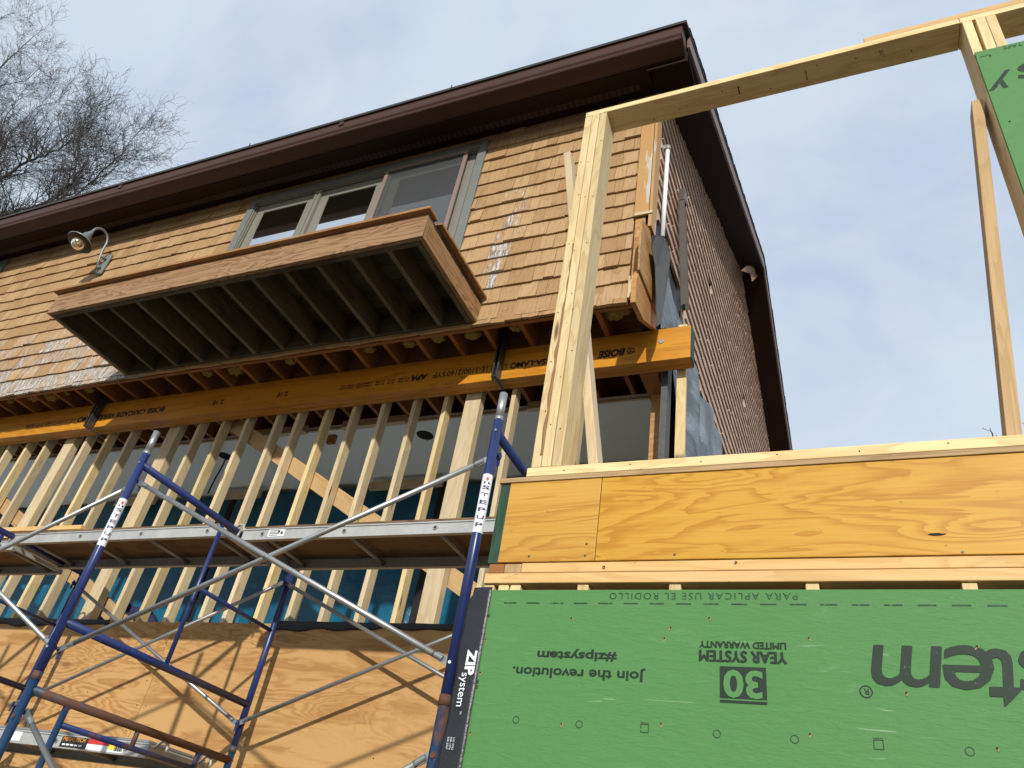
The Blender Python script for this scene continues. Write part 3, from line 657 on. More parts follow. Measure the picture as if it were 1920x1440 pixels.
for i, (x, lb) in enumerate([(-6.98, 'steel channel clamp on the orange beam at the left, just the left labelled post'), (-2.43, 'steel channel clamp on the orange beam just right of the balcony')]):
    t = thing('beam_clamp', (x, 4.25, 3.44), lb, 'clamp', 'steel clamps under the orange beam')
    mb = MB(); mb.box(x-.024, x-.020, 4.215, 4.285, 3.45, 3.97, g='z'); mb.box(x+.020, x+.024, 4.215, 4.285, 3.45, 3.97, g='z'); mb.box(x-.020, x+.020, 4.279, 4.285, 3.45, 3.97, g='z'); mb.box(x-.02, x-.012, 4.215, 4.219, 3.45, 3.97, g='z'); mb.box(x+.012, x+.02, 4.215, 4.219, 3.45, 3.97, g='z'); mb.build('channel', 'steel_dark', t)
    mb = MB(); mb.board((x+.012, 4.2, 3.45), (x+.012, 4.62, 3.45), .022, .008, (1, 0, 0)); mb.tube([(x+.012, 4.62, 3.43), (x+.012, 4.62, 3.50)], .018, 8); mb.build('strap', 'steel_dark', t)
# ---------------------------------------------------------------- stud wall under the beam
sw = thing('stud_wall', (-4.5, 4.48, 1.4), 'row of closely spaced new studs standing behind the orange beam', 'stud wall')
wide = {139: 1, 777.5: 1, -60: 1}
base_px = [12, 59, 139, 200, 250, 301, 366, 411, 470, 530, 592.5, 660, 730, 777.5, 880]
xs = [onY(p, 1169, 4.44).x for p in base_px]+[-1.795, -2.06]
xs += [xs[0]-.31*k for k in range(1, 8)]
for i, x in enumerate(xs):
    w = .14 if (i in (2, 13) or i in (18, 22)) else .038
    if i == 16: continue
    dep = .089 if w < .1 else .076; tilt = R.gauss(0, .004)
    m = MB(); m.board((x+w/2, 4.485, 1.42), (x+w/2+tilt, 4.485, 3.779), w, dep, (1, 0, 0))
    m.build('stud', 'lumber_aged' if i % 4 else 'lumber', sw, bevel=.003)
B(XL+1, -1.3, 4.442, 4.53, 1.38, 1.42).build('bottom_plate', 'lumber_aged', sw)
t = tag(MB().board(onY(395, 765, 4.56), onY(890, 1115, 4.56), .14, .038, (0, 0, 1)).build('diagonal_brace', 'brace', None, bevel=.003), 'long diagonal plank nailed behind the studs to the right of the left scaffold post', 'brace')
t = tag(MB().board(onY(-60, 880, 4.56), onY(245, 1185, 4.56), .14, .038, (0, 0, 1)).build('diagonal_brace', 'brace', None, bevel=.003), 'diagonal plank nailed behind the studs at the left edge of the photo', 'brace')
# corner posts below the beam, right side
B(-1.335, -1.205, 4.84, 4.97, 1.38, 3.475, g='z').build('corner_post', 'old_joist', house, bevel=.003)
B(-1.33, -1.20, 4.44, 4.97, 3.48, 3.775, g='y').build('cut_header', 'old_joist', house, bevel=.003)
tag(B(-1.052, -.985, 4.45, 4.49, 1.38, 3.93, g='z').build('loose_stud', 'lumber', None, bevel=.003), 'pale new stud standing behind the right end of the orange beam beside the grey wrap', 'stud')

# tarp
def tf(u, v):
    x = XL+(XG-.05-XL)*u; z = -1.6+5.3*v; return (x, 6.2+.035*math.sin(x*2.1+z)+.03*math.sin(x*5.3-z*1.7)+.012*math.sin(x*13+z*6), z+.02*math.sin(x*1.7)*v)
tp = MB().grid(tf, 170, 50).build('blue_tarp', 'tarp'); tag(tp, 'blue plastic tarp hung as a wall inside the opened lower storey', 'tarp')
sol = tp.modifiers.new('thick', 'SOLIDIFY'); sol.thickness = .004
for (a, b) in (((832, 905), (772, 1170)), ((440, 930), (405, 1010))):
    p = onY(*a, 6.1); q = onY(*b, 6.1); o = MB().board((p.x, 6.11, 3.66), (p.x, 6.11, -1.6), .07, .03, (1, 0, 0)).build('dark_gap_strip', 'dark', None)  # dark strips take the place of the unlit gaps between tarp panels
    tag(o, 'black strip standing in for a shaded tarp gap, ' + ('beside the widest stud at the right' if a[0] > 600 else 'left of the right scaffold bay'), 'gap strip')
# navy bundle
p = onY(240, 1150, 4.95)
def bun(u, v):
    a = 2*math.pi*u; b = math.pi*v; r = 1+.12*math.sin(3*a+b*2)+.08*math.sin(7*a)
    return (p.x+math.cos(a)*math.sin(b)*.42*r, p.y+.25*math.sin(a)*math.sin(b), 1.52+math.cos(b)*.30*r)
tag(MB().grid(bun, 36, 18).build('cloth_bundle', 'navy_cloth'), 'dark navy cloth bundle behind the studs just above the plywood', 'bundle')

# ---------------------------------------------------------------- plywood facing
pw = thing('plywood_facing', (-5, 4.29, -1.6), 'plywood sheets nailed over the lower wall behind the scaffold', 'plywood wall')
xe = [-13.1, -10.65, -8.2, -7.2, -4.757, -2.318, .1]
for i in range(len(xe)-1):
    B(xe[i]+.003, xe[i+1]-.003, 4.282+.0015*(i % 2), 4.297, .30, 1.492+.004*(i % 3)).build('plywood_sheet', 'plywood', pw); B(xe[i]+.003, xe[i+1]-.003, 4.283+.0015*(i % 2), 4.297, -.93, .297).build('plywood_sheet', 'plywood', pw)
B(-13.1, .1, 4.284, 4.297, -1.6, -.933).build('plywood_sheet', 'plywood', pw)
B(-13.1, .1, 4.299, 4.43, -1.6, 1.375).build('wall_core', 'dark', pw)
def mem(x0, x1, zt, seed):
    def f(u, v):
        x = x0+(x1-x0)*u; zb = zt-.052-.012*math.sin(x*3+seed)-.012*math.sin(x*17+seed)*math.sin(x*5)
        return (x, 4.277-.004*math.sin(v*3.1)-.003*math.sin(x*23), zb+(zt-zb)*v)
    o = MB().grid(f, 120, 4).build('membrane_strip', 'membrane', pw); so_ = o.modifiers.new('t', 'SOLIDIFY'); so_.thickness = .004
mem(onY(515, 1170, 4.28).x, -.6, 1.515, 0); mem(-13, onY(205, 1167, 4.28).x, 1.50, 2)
mb = MB()
for i in range(46):
    x = -12+11.4*R.random(); z = .0+1.45*R.random(); mb.tube([(x, 4.2815, z), (x, 4.2795, z)], .004, 6, smooth=False)
for x in (-4.80, -4.71): 
    for k in range(7): mb.tube([(x, 4.2815, 1.4-.17*k), (x, 4.2795, 1.4-.17*k)], .004, 6, smooth=False)
mb.build('nail_heads', 'dark', pw)

# ---------------------------------------------------------------- scaffold
FX = (-1.425, -3.627, -5.725); YF, YR = 2.60, 4.07; TR = .0215
UP = ['right most upper blue scaffold frame, half hidden by the green wall', 'middle upper blue scaffold frame with its white label left of centre', 'upper blue scaffold frame at the left edge, only its rear bars in view']
LO = ['right most lower scaffold frame beside the black flashing tape', 'middle lower scaffold frame with rusty brown top bar', 'lower scaffold frame past the left edge of the photo']
def label_on(post, c, z0, z1, n='front'):
    f = Vector((-c.x, -c.y, 0)).normalized(); r = Vector((-f.y, f.x, 0)); rr = TR+.0012
    def gf(u, v): a = math.radians(-78+156*u); return c+(f*math.cos(a)+r*math.sin(a))*rr+Vector((0, 0, z0+(z1-z0)*v))
    o = MB().grid(gf, 14, 2).build('label', 'white_label', post)
    def bend(p):
        d = p-c; a = d.dot(r)/rr; return c+(f*math.cos(a)+r*math.sin(a))*(rr+.0022)+Vector((0, 0, d.z))
    m = MB(); zt = z1-.058
    for k, ch in enumerate('STEPUP'):
        h = .0175; add_text(m, ch, c-r*.0145+Vector((0, 0, zt-h-.0350*k)), r, (0, 0, 1), fit=(.029, h), bold=.012, fn=bend, lift=0)
    m.build('label_lettering', 'navy_ink', post)
    m = MB(); zc = z1-.03
    def tri(pts, mm): 
        b = len(mm.v)
        for a_, z_ in pts: mm.v.append(bend(c+r*a_+Vector((0, 0, z_))))
        mm.f.append(list(range(b, b+len(pts)))); mm.sm.append(False); mm.uv.append([(0, 0)]*len(pts))
    m2 = MB(); tri([(-.014, zc-.018), (-.003, zc-.018), (-.008, zc-.004)], m2); tri([(.003, zc-.018), (.014, zc-.018), (.008, zc-.004)], m2); m2.build('label_logo', 'navy_ink', post)
    tri([(0, zc+.018), (-.007, zc+.005), (0, zc-.008), (.007, zc+.005)], m); m.build('label_logo', 'red_ink', post)
def lock(x, y, z, s=1):
    m = MB(); m.tube([(x, y, z), (x, y+.04*s, z)], .008, 8); m.box(x-.008, x+.008, y+.03*s-.003, y+.03*s+.003, z-.045, z+.022, g='z'); m.tube([(x, y+.02*s, z), (x, y+.026*s, z)], .016, 10); return m
def make_upper():
    x = FX[0]; t = thing('scaffold', (x, YF, .62), '', 'scaffold', 'upper scaffold tier')
    for y in (YF, YR):
        m = MB(); m.tube([(x, y, .655), (x, y, 1.865)], TR, 18)
        p = m.build('post', 'blue_paint', t)
        m = MB(); m.tube([(x, y, 1.86), (x, y, 1.885)], [TR*.98, .0195], 16); m.tube([(x, y, 1.88), (x, y, 2.015)], .0190, 16); m.tube([(x, y-.0192, 1.96), (x, y-.0205, 1.96)], .004, 8); m.build('coupling_pin', 'galv', p)
        m = MB(); m.tube([(x, y, .618), (x, y, .656)], TR+.002, 16); m.build('collar', 'rusty', p)
        m = MB(); m.tube([(x-.003+.002, y-TR+.002, .77), (x, y-TR-.001, .77)], .006, 8); m.tube([(x+.006, y-TR+.002, 1.80), (x+.006, y-TR-.003, 1.80)], .0055, 8); m.build('bolt', 'galv', p)
    m = MB(); m.tube([(x, YF, 1.80), (x, YR, 1.80)], TR, 16); m.build('top_bar', 'blue_paint', t)
    m = MB(); m.tube([(x, YF, .90), (x, YR, .90)], TR, 16); m.build('lower_bar', 'blue_paint', t)
    m = MB(); m.tube([(x, 3.32, .90), (x, 3.32, 1.80)], .0135, 12); m.build('inner_upright', 'blue_paint', t)
    m = MB(); m.tube([(x, 3.32, 1.37), (x, YR, 1.37)], .0135, 12); m.build('rung', 'blue_paint', t)
    for y, s in ((YF, 1), (YR, -1)):
        for z in (1.70, .775): lock(x+.01, y+s*.02, z, s).build('brace_lock', 'blue_paint', t)
    return t
def make_lower():
    x = FX[0]; t = thing('scaffold', (x, YF, -1.6), '', 'scaffold', 'lower scaffold tier')
    for y in (YF, YR):
        m = MB(); m.tube([(x, y, -1.56), (x, y, .617)], TR, 18); p = m.build('post', 'blue_old', t)
        m = MB(); m.box(x-.06, x+.06, y-.06, y+.06, -1.6, -1.585); m.tube([(x, y, -1.59), (x, y, -1.5)], .016, 10); m.build('base_plate', 'galv_dull', p)
        m = MB(); m.tube([(x+.004, y-TR+.002, .45), (x+.004, y-TR-.002, .45)], .011, 10); m.build('bolt', 'rusty', p)
    m = MB(); m.tube([(x, YF, .575), (x, YR, .575)], TR, 16); m.build('top_bar', 'rusty', t)
    for y in (2.83, 3.80): m = MB(); m.tube([(x, y, .575), (x, y, -1.4)], .0165, 12); m.build('inner_upright', 'blue_old', t)
    m = MB(); m.tube([(x, 2.83, .475), (x, 3.80, .475)], .0145, 12); m.build('rung', 'blue_paint', t)
    m = MB(); m.tube([(x, 3.31, .475), (x, 3.31, .575)], .0135, 10); m.build('strut', 'rusty', t)
    for y, s in ((YF, 1), (YR, -1)): lock(x+.01, y+s*.02, .478, s).build('brace_lock', 'blue_old', t)
    return t
def dup(root, dx, dy=0, dz=0, label=None):
    r = root.copy(); COL.objects.link(r); r.location = root.location+Vector((dx, dy, dz))
    for ch in list(root.children):
        c = ch.copy(); COL.objects.link(c); c.parent = r
        for g in list(ch.children): d = g.copy(); COL.objects.link(d); d.parent = c
    if label: r['label'] = label
    return r
u0 = make_upper(); l0 = make_lower(); u0['label'] = UP[0]; l0['label'] = LO[0]
uf = [u0]+[dup(u0, FX[i]-FX[0], label=UP[i]) for i in (1, 2)]; lf = [l0]+[dup(l0, FX[i]-FX[0], label=LO[i]) for i in (1, 2)]
for i in (0, 1):
    post = [c for c in uf[i].children if c.name.startswith('post')][0]
    if i == 1: post['_o'] = list(Vector(uf[1].location)-Vector((0, 0, 0)))
    post['_o'] = list(uf[i].location); label_on(post, Vector((FX[i], YF, 0)), 1.30, 1.575)
def brace(xa, xb, y, zt, zb, label, s):
    t = thing('cross_brace', ((xa+xb)/2, y, zb), label, 'cross brace', 'galvanized scaffold cross braces')
    for k, (za, ze) in enumerate(((zt, zb), (zb, zt))):
        yy = y+s*.013*k; a = Vector((xa, yy, za)); b = Vector((xb, yy, ze)); d = (b-a).normalized(); m = MB()
        m.tube([a+d*.09, b-d*.09], .0128, 12); 
        for e, sg in ((a, 1), (b, -1)): m.tube([e+d*sg*.10, e+d*sg*.05], [.0128, .0128], 12, cap=False); m.board(e-d*sg*.012, e+d*sg*.085, .030, .006, (0, 0, 1))
        m.build('tube', 'galv', t)
    c = Vector(((xa+xb)/2, y, (zt+zb)/2)); m = MB(); m.tube([c+Vector((0, -.016, 0)), c+Vector((0, .028, 0))], .007, 8); m.build('pivot_bolt', 'galv', t)
brace(FX[1]+.012, FX[0]-.012, YF+.028, 1.70, .775, 'front cross brace between the two labelled blue scaffold posts', 1)
brace(FX[2], FX[1]-.012, YF+.028, 1.70, .775, 'front cross brace leaving the left labelled post towards the left picture edge', 1)
brace(FX[1], FX[0], YR-.028, 1.70, .775, 'rear cross brace just in front of the plywood at the right, below the planks', -1)
brace(FX[2], FX[1], YR-.028, 1.70, .775, 'rear cross brace in front of the plywood at the left, behind the left labelled post', -1)
brace(FX[1]+.012, FX[0]-.012, YF+.028, .478, -.90, 'dull lower cross brace at the bottom left corner of the photo', 1)

def plank(xa, xb, ya, yb, zb, label, deck='plank_ply', rungs=4, rail='alu'):
    t = thing('scaffold_plank', ((xa+xb)/2, (ya+yb)/2, zb), label, 'scaffold plank', 'aluminium scaffold planks'); zt = zb+.075
    for y, s in ((ya, 1), (yb, -1)):
        m = MB(); m.box(xa, xb, min(y, y+s*.004), max(y, y+s*.004), zb, zt); m.box(xa, xb, min(y+s*.005, y+s*.03), max(y+s*.005, y+s*.03), zb, zb+.005); m.box(xa, xb, min(y-s*.006, y-s*.0005), max(y-s*.006, y-s*.0005), zt-.010, zt-.002); rl = m.build('side_rail', rail, t)
        m = MB(); h = MB(); n = 4
        for k in range(n):
            x = xa+.16+(xb-xa-.32)*k/(n-1); yy = y-.001 if s > 0 else y; m.ring((x, yy, zb+.036), (0, -1 if s > 0 else 1, 0), .008, .0145, .004); h.tube([(x, yy, zb+.036), (x, yy-.0012*s, zb+.036)], .0082, 12, smooth=False)
        m.build('rivet_ring', 'galv_dull', rl); h.build('dark_rivet_disc', 'dark', rl)  # dark discs stand in for the shade inside open rivets
    B(xa+.01, xb-.01, ya-.004, yb+.004, zt+.001, zt+.013).build('deck', deck, t)
    for k in range(rungs):
        x = xa+.16+(xb-xa-.32)*k/(rungs-1); m = MB(); m.tube([(x, ya+.004, zb+.036), (x, yb-.004, zb+.036)], .0145, 12); m.build('rung', 'galv_dull', t)
    for e, s in ((xa, -1), (xb, 1)):
        m = MB(); m.box(e-.03*(s > 0), e+.03*(s < 0), ya+.006, yb-.006, zb+.01, zt-.005); m.build('end_bar', rail, t)
        for y in (ya+.05, yb-.05):
            m = MB(); pts = [(e-s*.01, y, zb+.05), (e+s*.02, y, zb+.085), (e+s*.045, y, zb+.10), (e+s*.075, y, zb+.092), (e+s*.088, y, zb+.065), (e+s*.088, y, zb+.045)]
            m.tube(pts, .008, 8); m.build('hook', 'alu', t)
    return t
p1 = plank(-5.745, -3.66, 3.40, 3.87, 1.748, 'weathered aluminium and plywood plank on the upper left scaffold bay')
p2 = plank(-3.515, -1.36, 3.40, 3.87, 1.712, 'cleaner aluminium and plywood plank on the right scaffold bay, with a white sticker')
p3 = plank(-7.95, -5.83, 3.50, 3.97, 1.748, 'aluminium plank leaving the picture at the upper left edge')
p4 = plank(-5.75, -3.71, 3.50, 3.97, .463, 'grey aluminium plank with coloured stickers on the lower scaffold tier', 'galv_dull')
def sticker(pl, a, b, mat, y, zo=0):
    pa = onY(*a, y); pb = onY(*b, y); B(min(pa.x, pb.x), max(pa.x, pb.x), y-.0022-zo, y-.0006, min(pa.z, pb.z), max(pa.z, pb.z)).build('sticker', mat, pl)
def sbox(pl, x0, x1, z0, z1, mat, y, o=.0012, nm='sticker'): return B(x0, x1, y-o-.0008, y-o, z0, z1).build(nm, mat, pl)
xa = onY(505, 995, 3.4).x; xb = onY(535, 995, 3.4).x; sbox(p2, xa, xb, 1.728, 1.775, 'white_label', 3.4)
m = MB()
for k in range(4): m.box(xa+.012, xa+.085-.01*(k % 2), 3.3970, 3.3978, 1.765-.010*k, 1.769-.010*k)
m.box(xb-.05, xb-.035, 3.397, 3.3978, 1.752, 1.766); m.box(xb-.028, xb-.012, 3.397, 3.3978, 1.742, 1.76); m.build('sticker_print', 'black_label', p2)
z0, z1 = .470, .530
xk = [onY(px, 1385, 3.5).x for px in (22, 38, 117, 168, 182, 210, 223, 240)]
sbox(p4, xk[0], xk[1], z0+.005, z1, 'white_label', 3.5); sbox(p4, xk[2], xk[3], z0, z1+.002, 'black_label', 3.5); sbox(p4, xk[3]+.002, xk[7], z0, z1-.03, 'white_label', 3.5); sbox(p4, xk[3]+.002, xk[5], z1-.029, z1+.002, 'red_ink', 3.5); sbox(p4, xk[5]+.001, xk[6], z0+.012, z1+.002, 'yellow_ink', 3.5, .0022); sbox(p4, xk[6]+.002, xk[7], z1-.029, z1+.002, 'white_label', 3.5)
m = MB(); add_text(m, 'METALTECH', (xk[2]+.012, 3.4978, z1-.026), (1, 0, 0), (0, 0, 1), fit=(xk[3]-xk[2]-.03, .021), lift=.0006, shear=.2, bold=.01); m.build('sticker_lettering', 'orange_ink', p4)
m = MB(); 
for k in range(5): m.box(xk[2]+.02+.034*k, xk[2]+.046+.034*k, 3.4970, 3.4978, z0+.010, z0+.019)
m.build('sticker_print', 'white_label', p4)
m = MB()
for k in range(8): m.box(xk[7]-.07+.008*k, xk[7]-.066+.008*k+.002*(k % 2), 3.4965, 3.4978, z0+.008, z0+.035, g='z')
m.build('barcode', 'black_label', p4)
# loose boards lying on the left planks
for k, (a, b, z, lb) in enumerate([((-8.0, 3.52), (-5.02, 3.60), 1.868, 'pale board lying on the left planks, lower of the stacked pair'), ((-8.0, 3.50), (-5.18, 3.56), 1.908, 'pale board lying on the left planks, upper of the stacked pair')]):
    tag(MB().board((a[0], a[1], z), (b[0], b[1], z), .14, .036, (0, 1, 0)).build('loose_board', 'plate', None, bevel=.003), lb, 'board')

# ---------------------------------------------------------------- addition, lower green wall
YG = 2.30
gw = thing('sheathed_wall', (.9, 2.38, -1.6), 'green sheathed ground floor wall of the addition with an orange header along its top', 'wall')
B(-1.167, 3.2, YG, YG+.011, -1.6, .936).build('green_panel', 'green', gw)
B(-1.15, 3.2, YG+.013, YG+.15, .9985, 1.0355).build('top_plate', 'plate', gw, bevel=.003) if 0 else None
B(-1.20, 3.2, YG+.012-.01, YG+.15, .962, .9985).build('top_plate', 'plate', gw, bevel=.003)
B(-1.065, 3.2, YG+.004, YG+.15, 1.0005, 1.036).build('top_plate', 'plate', gw, bevel=.003)
B(-1.19, -1.132, YG+.006, YG+.15, 1.0005, 1.035, g='y').build('plate_block', 'old_joist', gw, bevel=.002); B(-1.130, -1.067, YG+.006, YG+.15, 1.0005, 1.034, g='z').build('plate_block', 'brace', gw, bevel=.002)
for x in (-1.20, -1.145, -1.10, -.856, -.55, -.143, .263, .67, 1.08, 1.5, 1.9, 2.3):
    B(x, x+.038, YG+.0125, YG+.15, -1.6, .9615, g='z').build('stud', 'lumber', gw, bevel=.003)
B(-1.158, -.802, YG, YG+.044, 1.038, 1.355).build('header', 'header', gw, bevel=.002); B(-.7995, 3.2, YG, YG+.044, 1.038, 1.355).build('header', 'header', gw, bevel=.002)
B(-1.200, -1.10, YG+.022+.024, YG+.09, 1.037, 1.353, g='z').build('header_ply', 'green_edge', gw, bevel=.002)
B(-1.200, -1.1605, YG+.006, YG+.0455, 1.037, 1.353, g='z').build('header_end', 'green_edge', gw, bevel=.002)
B(-1.205, 3.2, YG-.004, 3.2, 1.357, 1.377).build('subfloor_edge', 'edge_ply', gw, bevel=.002)
# tape
def tpf(u, v):
    z = -1.6+2.545*v; e = .003*math.sin(z*14)+.002*math.sin(z*41); x0 = -1.247+e*(1-u); x1 = -1.158; x = x0+(x1-x0)*u
    if v > .985: x = max(x, -1.232)
    return (x, YG-.0045-.001*math.sin(z*9+u*5)+(.012*(1-u)**3), z)
tpo = MB().grid(tpf, 6, 160).build('flashing_tape', 'tape', gw); so_ = tpo.modifiers.new('t', 'SOLIDIFY'); so_.thickness = .0016; so_.offset = 0
m = MB(); m.tint = None
add_text(m, 'ZIP', (-1.207, YG-.0070, .728), (0, 0, -1), (1, 0, 0), fit=(.083, .036), bold=.045, lift=.0015)
add_text(m, 'system', (-1.222, YG-.0070, .652), (0, 0, -1), (1, 0, 0), fit=(.105, .030), bold=.004, lift=.0015)
add_text(m, 'TM', (-1.196, YG-.0070, .533), (0, 0, -1), (1, 0, 0), fit=(.009, .006), lift=.0015)
for k in range(3): add_text(m, ['ESR-2227', 'ESR-1474', 'U.S. 0323'][k], (-1.222+.010*k, YG-.0070, .455), (0, 0, -1), (1, 0, 0), fit=(.035, .006), lift=.0015)
m.box(-1.222, -1.204, YG-.0092, YG-.0084, .32, .365); m.build('tape_lettering', 'white_ink', tpo)
# printing on the green panel: everything is upside down
gp = [c for c in gw.children if c.name.startswith('green_panel')][0]
def up(m, s, xr, zb, w, h, **k): add_text(m, s, (xr, YG, zb), (-1, 0, 0), (0, 0, -1), fit=(w, h), **k)
def upb(m, s, xr, zb, w, h, d, **k):
    for q, (dx, dz) in enumerate(((0, 0), (d, 0), (-d, 0), (d*.5, d*.6), (-d*.5, -d*.6))): up(m, s, xr+dx, zb+dz, w, h, lift=.0010+.00035*q, **k)
m = MB()
up(m, '#zipsystem', -.700, .742, .262, .036, bold=.03); up(m, 'Join the revolution.', -.608, .690, .432, .040, bold=.025)
upb(m, 'LIMITED WARRANTY', -.206, .777, .243, .019, .0009); upb(m, 'YEAR SYSTEM', -.206, .750, .243, .032, .0018)
# 30 in a block: box pieces around the figures
bx0, bx1, bz0, bz1 = -.391, -.263, .613, .705
c30 = MB()
m.box(bx0, bx1, YG-.0014, YG-.0006, bz1-.014, bz1); m.box(bx0, bx0+.011, YG-.0014, YG-.0006, bz0+.004, bz1-.014, g='z'); m.box(bx1-.011, bx1, YG-.0014, YG-.0006, bz0+.004, bz1-.014, g='z'); m.box(bx0+.011, bx1-.011, YG-.0014, YG-.0006, bz0+.004, bz1-.014)
m.box(bx0, bx1, YG-.0014, YG-.0006, bz0-.0085, bz0-.001)
up(m, 'm', .118+.012, .772, .128, .113, shear=.22, bold=.008) if 0 else None
add_text(m, 'system', (.125+.60, YG, .772), (-1, 0, 0), (0, 0, -1), fit=(.685, .166), shear=.16, bold=.012) if 0 else None
m.build('printed_lettering', 'ink', gp)
m = MB(); up(m, '30', bx1-.010, bz1-.009, .108, .078, bold=.03, lift=.0026); m.build('printed_figures', 'green', gp)
m = MB()
LF = [0.]
def big(s, xr, w, h, base=.770, sh=.18):
    for dx, dz in ((0, 0), (.002, .001), (-.002, -.001), (.001, -.0018), (-.001, .0018)):
        LF[0] += .00007; add_text(m, s, (xr+dx, YG-LF[0], base+dz), (-1, 0, 0), (0, 0, -1), fit=(w, h), shear=sh)
for s_, pr, pl_, hh, bb in (('m', 1771, 1634, .106, .776), ('e', 1862, 1769, .112, .781), ('t', 1905, 1846, .142, .774), ('s', 1992, 1906, .112, .781), ('y', 2085, 1990, .15, .776), ('s', 2165, 2085, .112, .781)):
    r_ = onY(pr, 1250, YG).x; l_ = onY(pl_, 1250, YG).x; big(s_, r_, r_-l_, hh, base=bb)
c = onY(1624, 1297, YG); c.y = YG-.0006; m.ring(c, (0, -1, 0), .0135, .0165, .0008, 24); up(m, 'R', c.x+.007, c.z+.008, .013, .016, bold=.01)
m.build('printed_lettering', 'ink', gp)
m = MB(); add_text(m, 'PARA APLICAR USE EL RODILLO', (-.166, YG, .926), (-1, 0, 0), (0, 0, -1), fit=(.572, .0215), spacing=1.25)
for k in range(30): x = -1.107+.0835*k; m.box(x, x+.046, YG-.0013, YG-.0005, .8885, .8925)
for i, x in enumerate((-1.004, -.800, -.603, -.400, -.197, .006, .209, .41, .61)):
    if i in (2, 5): 
        for q in range(4): 
            a = [(-.011, .011), (.011, .011), (.011, -.011), (-.011, -.011)]; p0, p1_ = a[q], a[(q+1) % 4]; m.board((x+p0[0], YG-.001, .522+p0[1]), (x+p1_[0], YG-.001, .522+p1_[1]), .0022, .0008, (0, 0, 1) if q % 2 == 0 else (1, 0, 0))
        m.box(x-.012, x+.012, YG-.0013, YG-.0005, .5365, .538)
    else: m.ring((x, YG-.0005, .521), (0, -1, 0), .009, .0112, .0008, 12)
for z in (.838, .622, .605): m.box(-1.160, -1.152, YG-.0013, YG-.0005, z, z+.012)
m.build('guide_marks', 'ink_faint', gp)
mh = MB(); mc = MB()
for px, py in [(1072, 1160), (1258, 1178), (1246, 1198), (1517, 1197), (911, 1200), (901, 1262), (1053, 1358), (1240, 1358), (1519, 1377), (1870, 1404), (883, 1375), (1832, 1213), (1700, 1300), (1330, 1160)]:
    p = onY(px, py, YG); mc.tube([(p.x, YG-.0002, p.z), (p.x, YG-.0016, p.z)], [.0042, .0026], 7, smooth=False); mc.board((p.x, YG-.001, p.z), (p.x+R.gauss(0, .003), YG-.002, p.z-.006-.004*R.random()), .0022, .0012, (1, 0, 0)); mh.tube([(p.x, YG-.0012, p.z+.001), (p.x, YG-.0024, p.z+.001)], .0028, 7, smooth=False)
mc.build('screw_chips', 'edge_ply', gp); mh.build('screw_heads', 'dark', gp)
hd = [c for c in gw.children if c.name.startswith('header') and 'ply' not in c.name and 'end' not in c.name][1]
m = MB(); p = onY(1757, 1002, YG); m.poly([(p.x+dx, YG-.0016, p.z+dz) for dx, dz in ((-.024, .0), (-.016, .0035), (.004, .004), (.012, .002), (.024, .0015), (.018, -.002), (.006, -.004), (-.012, -.004))], (0, .001, 0)); m.build('knot', 'dark', hd)
m = MB()
for px, py in [(992, 1043), (1097, 1042), (1265, 1040), (1805, 1035), (1380, 1054), (1100, 1020)]: p = onY(px, py, YG); m.tube([(p.x, YG-.0005, p.z), (p.x, YG-.0018, p.z)], .004, 8, smooth=False)
m.build('nail_heads', 'steel_dark', hd)
m = MB(); p = onY(1132, 1063, YG); m.ring((p.x, YG+.002, p.z), (0, -1, 0), .003, .0052, .001, 12); m.build('stamp', 'dark', gw)

# upper framed wall
fw_ = thing('framed_wall', (.9, 2.37, 1.378), 'open first floor wall framing of pale lumber on top of the orange header', 'framed wall')
B(-1.10, 3.2, YG-.002, YG+.14, 1.379, 1.417).build('bottom_plate', 'lumber', fw_, bevel=.003)
for k in range(3):
    x = -1.087+.0412*k; MB().box(x, x+.0385, YG-.001*(k % 2), YG+.14, 1.418, 3.610, g='z').build('post_ply', 'lumber', fw_, bevel=.003)
m = MB(); y_ = YG-.0035
def wn(u, v):
    z = 1.47+1.15*v; w = .003+.008*abs(math.sin(z*2.2+1)+.3*math.sin(z*31))*(1 if z < 2.3 else .3); return (-1.0455-w*(1-u)+.0015*math.sin(z*50), y_+.001*math.sin(z*60)-.0*u, z)
o = m.grid(wn, 2, 160).build('bark_edge', 'bark_brown', fw_); so_ = o.modifiers.new('t', 'SOLIDIFY'); so_.thickness = .003
B(-1.087, .692, YG, YG+.14, 3.6115, 3.6495).build('top_plate', 'lumber', fw_, bevel=.003); B(.694, 3.2, YG+.001, YG+.14, 3.6115, 3.6495).build('top_plate', 'lumber', fw_, bevel=.003)
B(.300, 3.2, YG+.002, YG+.14, 3.651, 3.688).build('double_plate', 'plate', fw_, bevel=.003)
for x in (.700, .7515, .7915, 1.4, 1.9, 2.4): B(x, x+.0385, YG, YG+.14, 1.418, 3.610, g='z').build('stud', 'lumber', fw_, bevel=.003)
gp2 = B(.703, 3.2, YG-.0125, YG-.0015, 1.10+.26, 3.345).build('green_panel', 'green', fw_)
m = MB()
def up2(s, xr, zb, w, h, **k): add_text(m, s, (xr, YG-.0125, zb), (-1, 0, 0), (0, 0, -1), fit=(w, h), **k)
up2('y', .802, 3.172, .098, .115, shear=.3, bold=.012); up2('s', .905, 3.19, .09, .100, shear=.2, bold=.012); up2('ZIP', 1.20, 3.18, .26, .12, shear=.2, bold=.03); m.build('printed_lettering', 'ink', gp2)
m = MB(); up2('TAPE', .875, 3.335, .07, .02); m.box(.715, .755, YG-.0137, YG-.0128, 3.30, 3.303)
m.build('guide_marks', 'ink_faint', gp2)
m = MB()
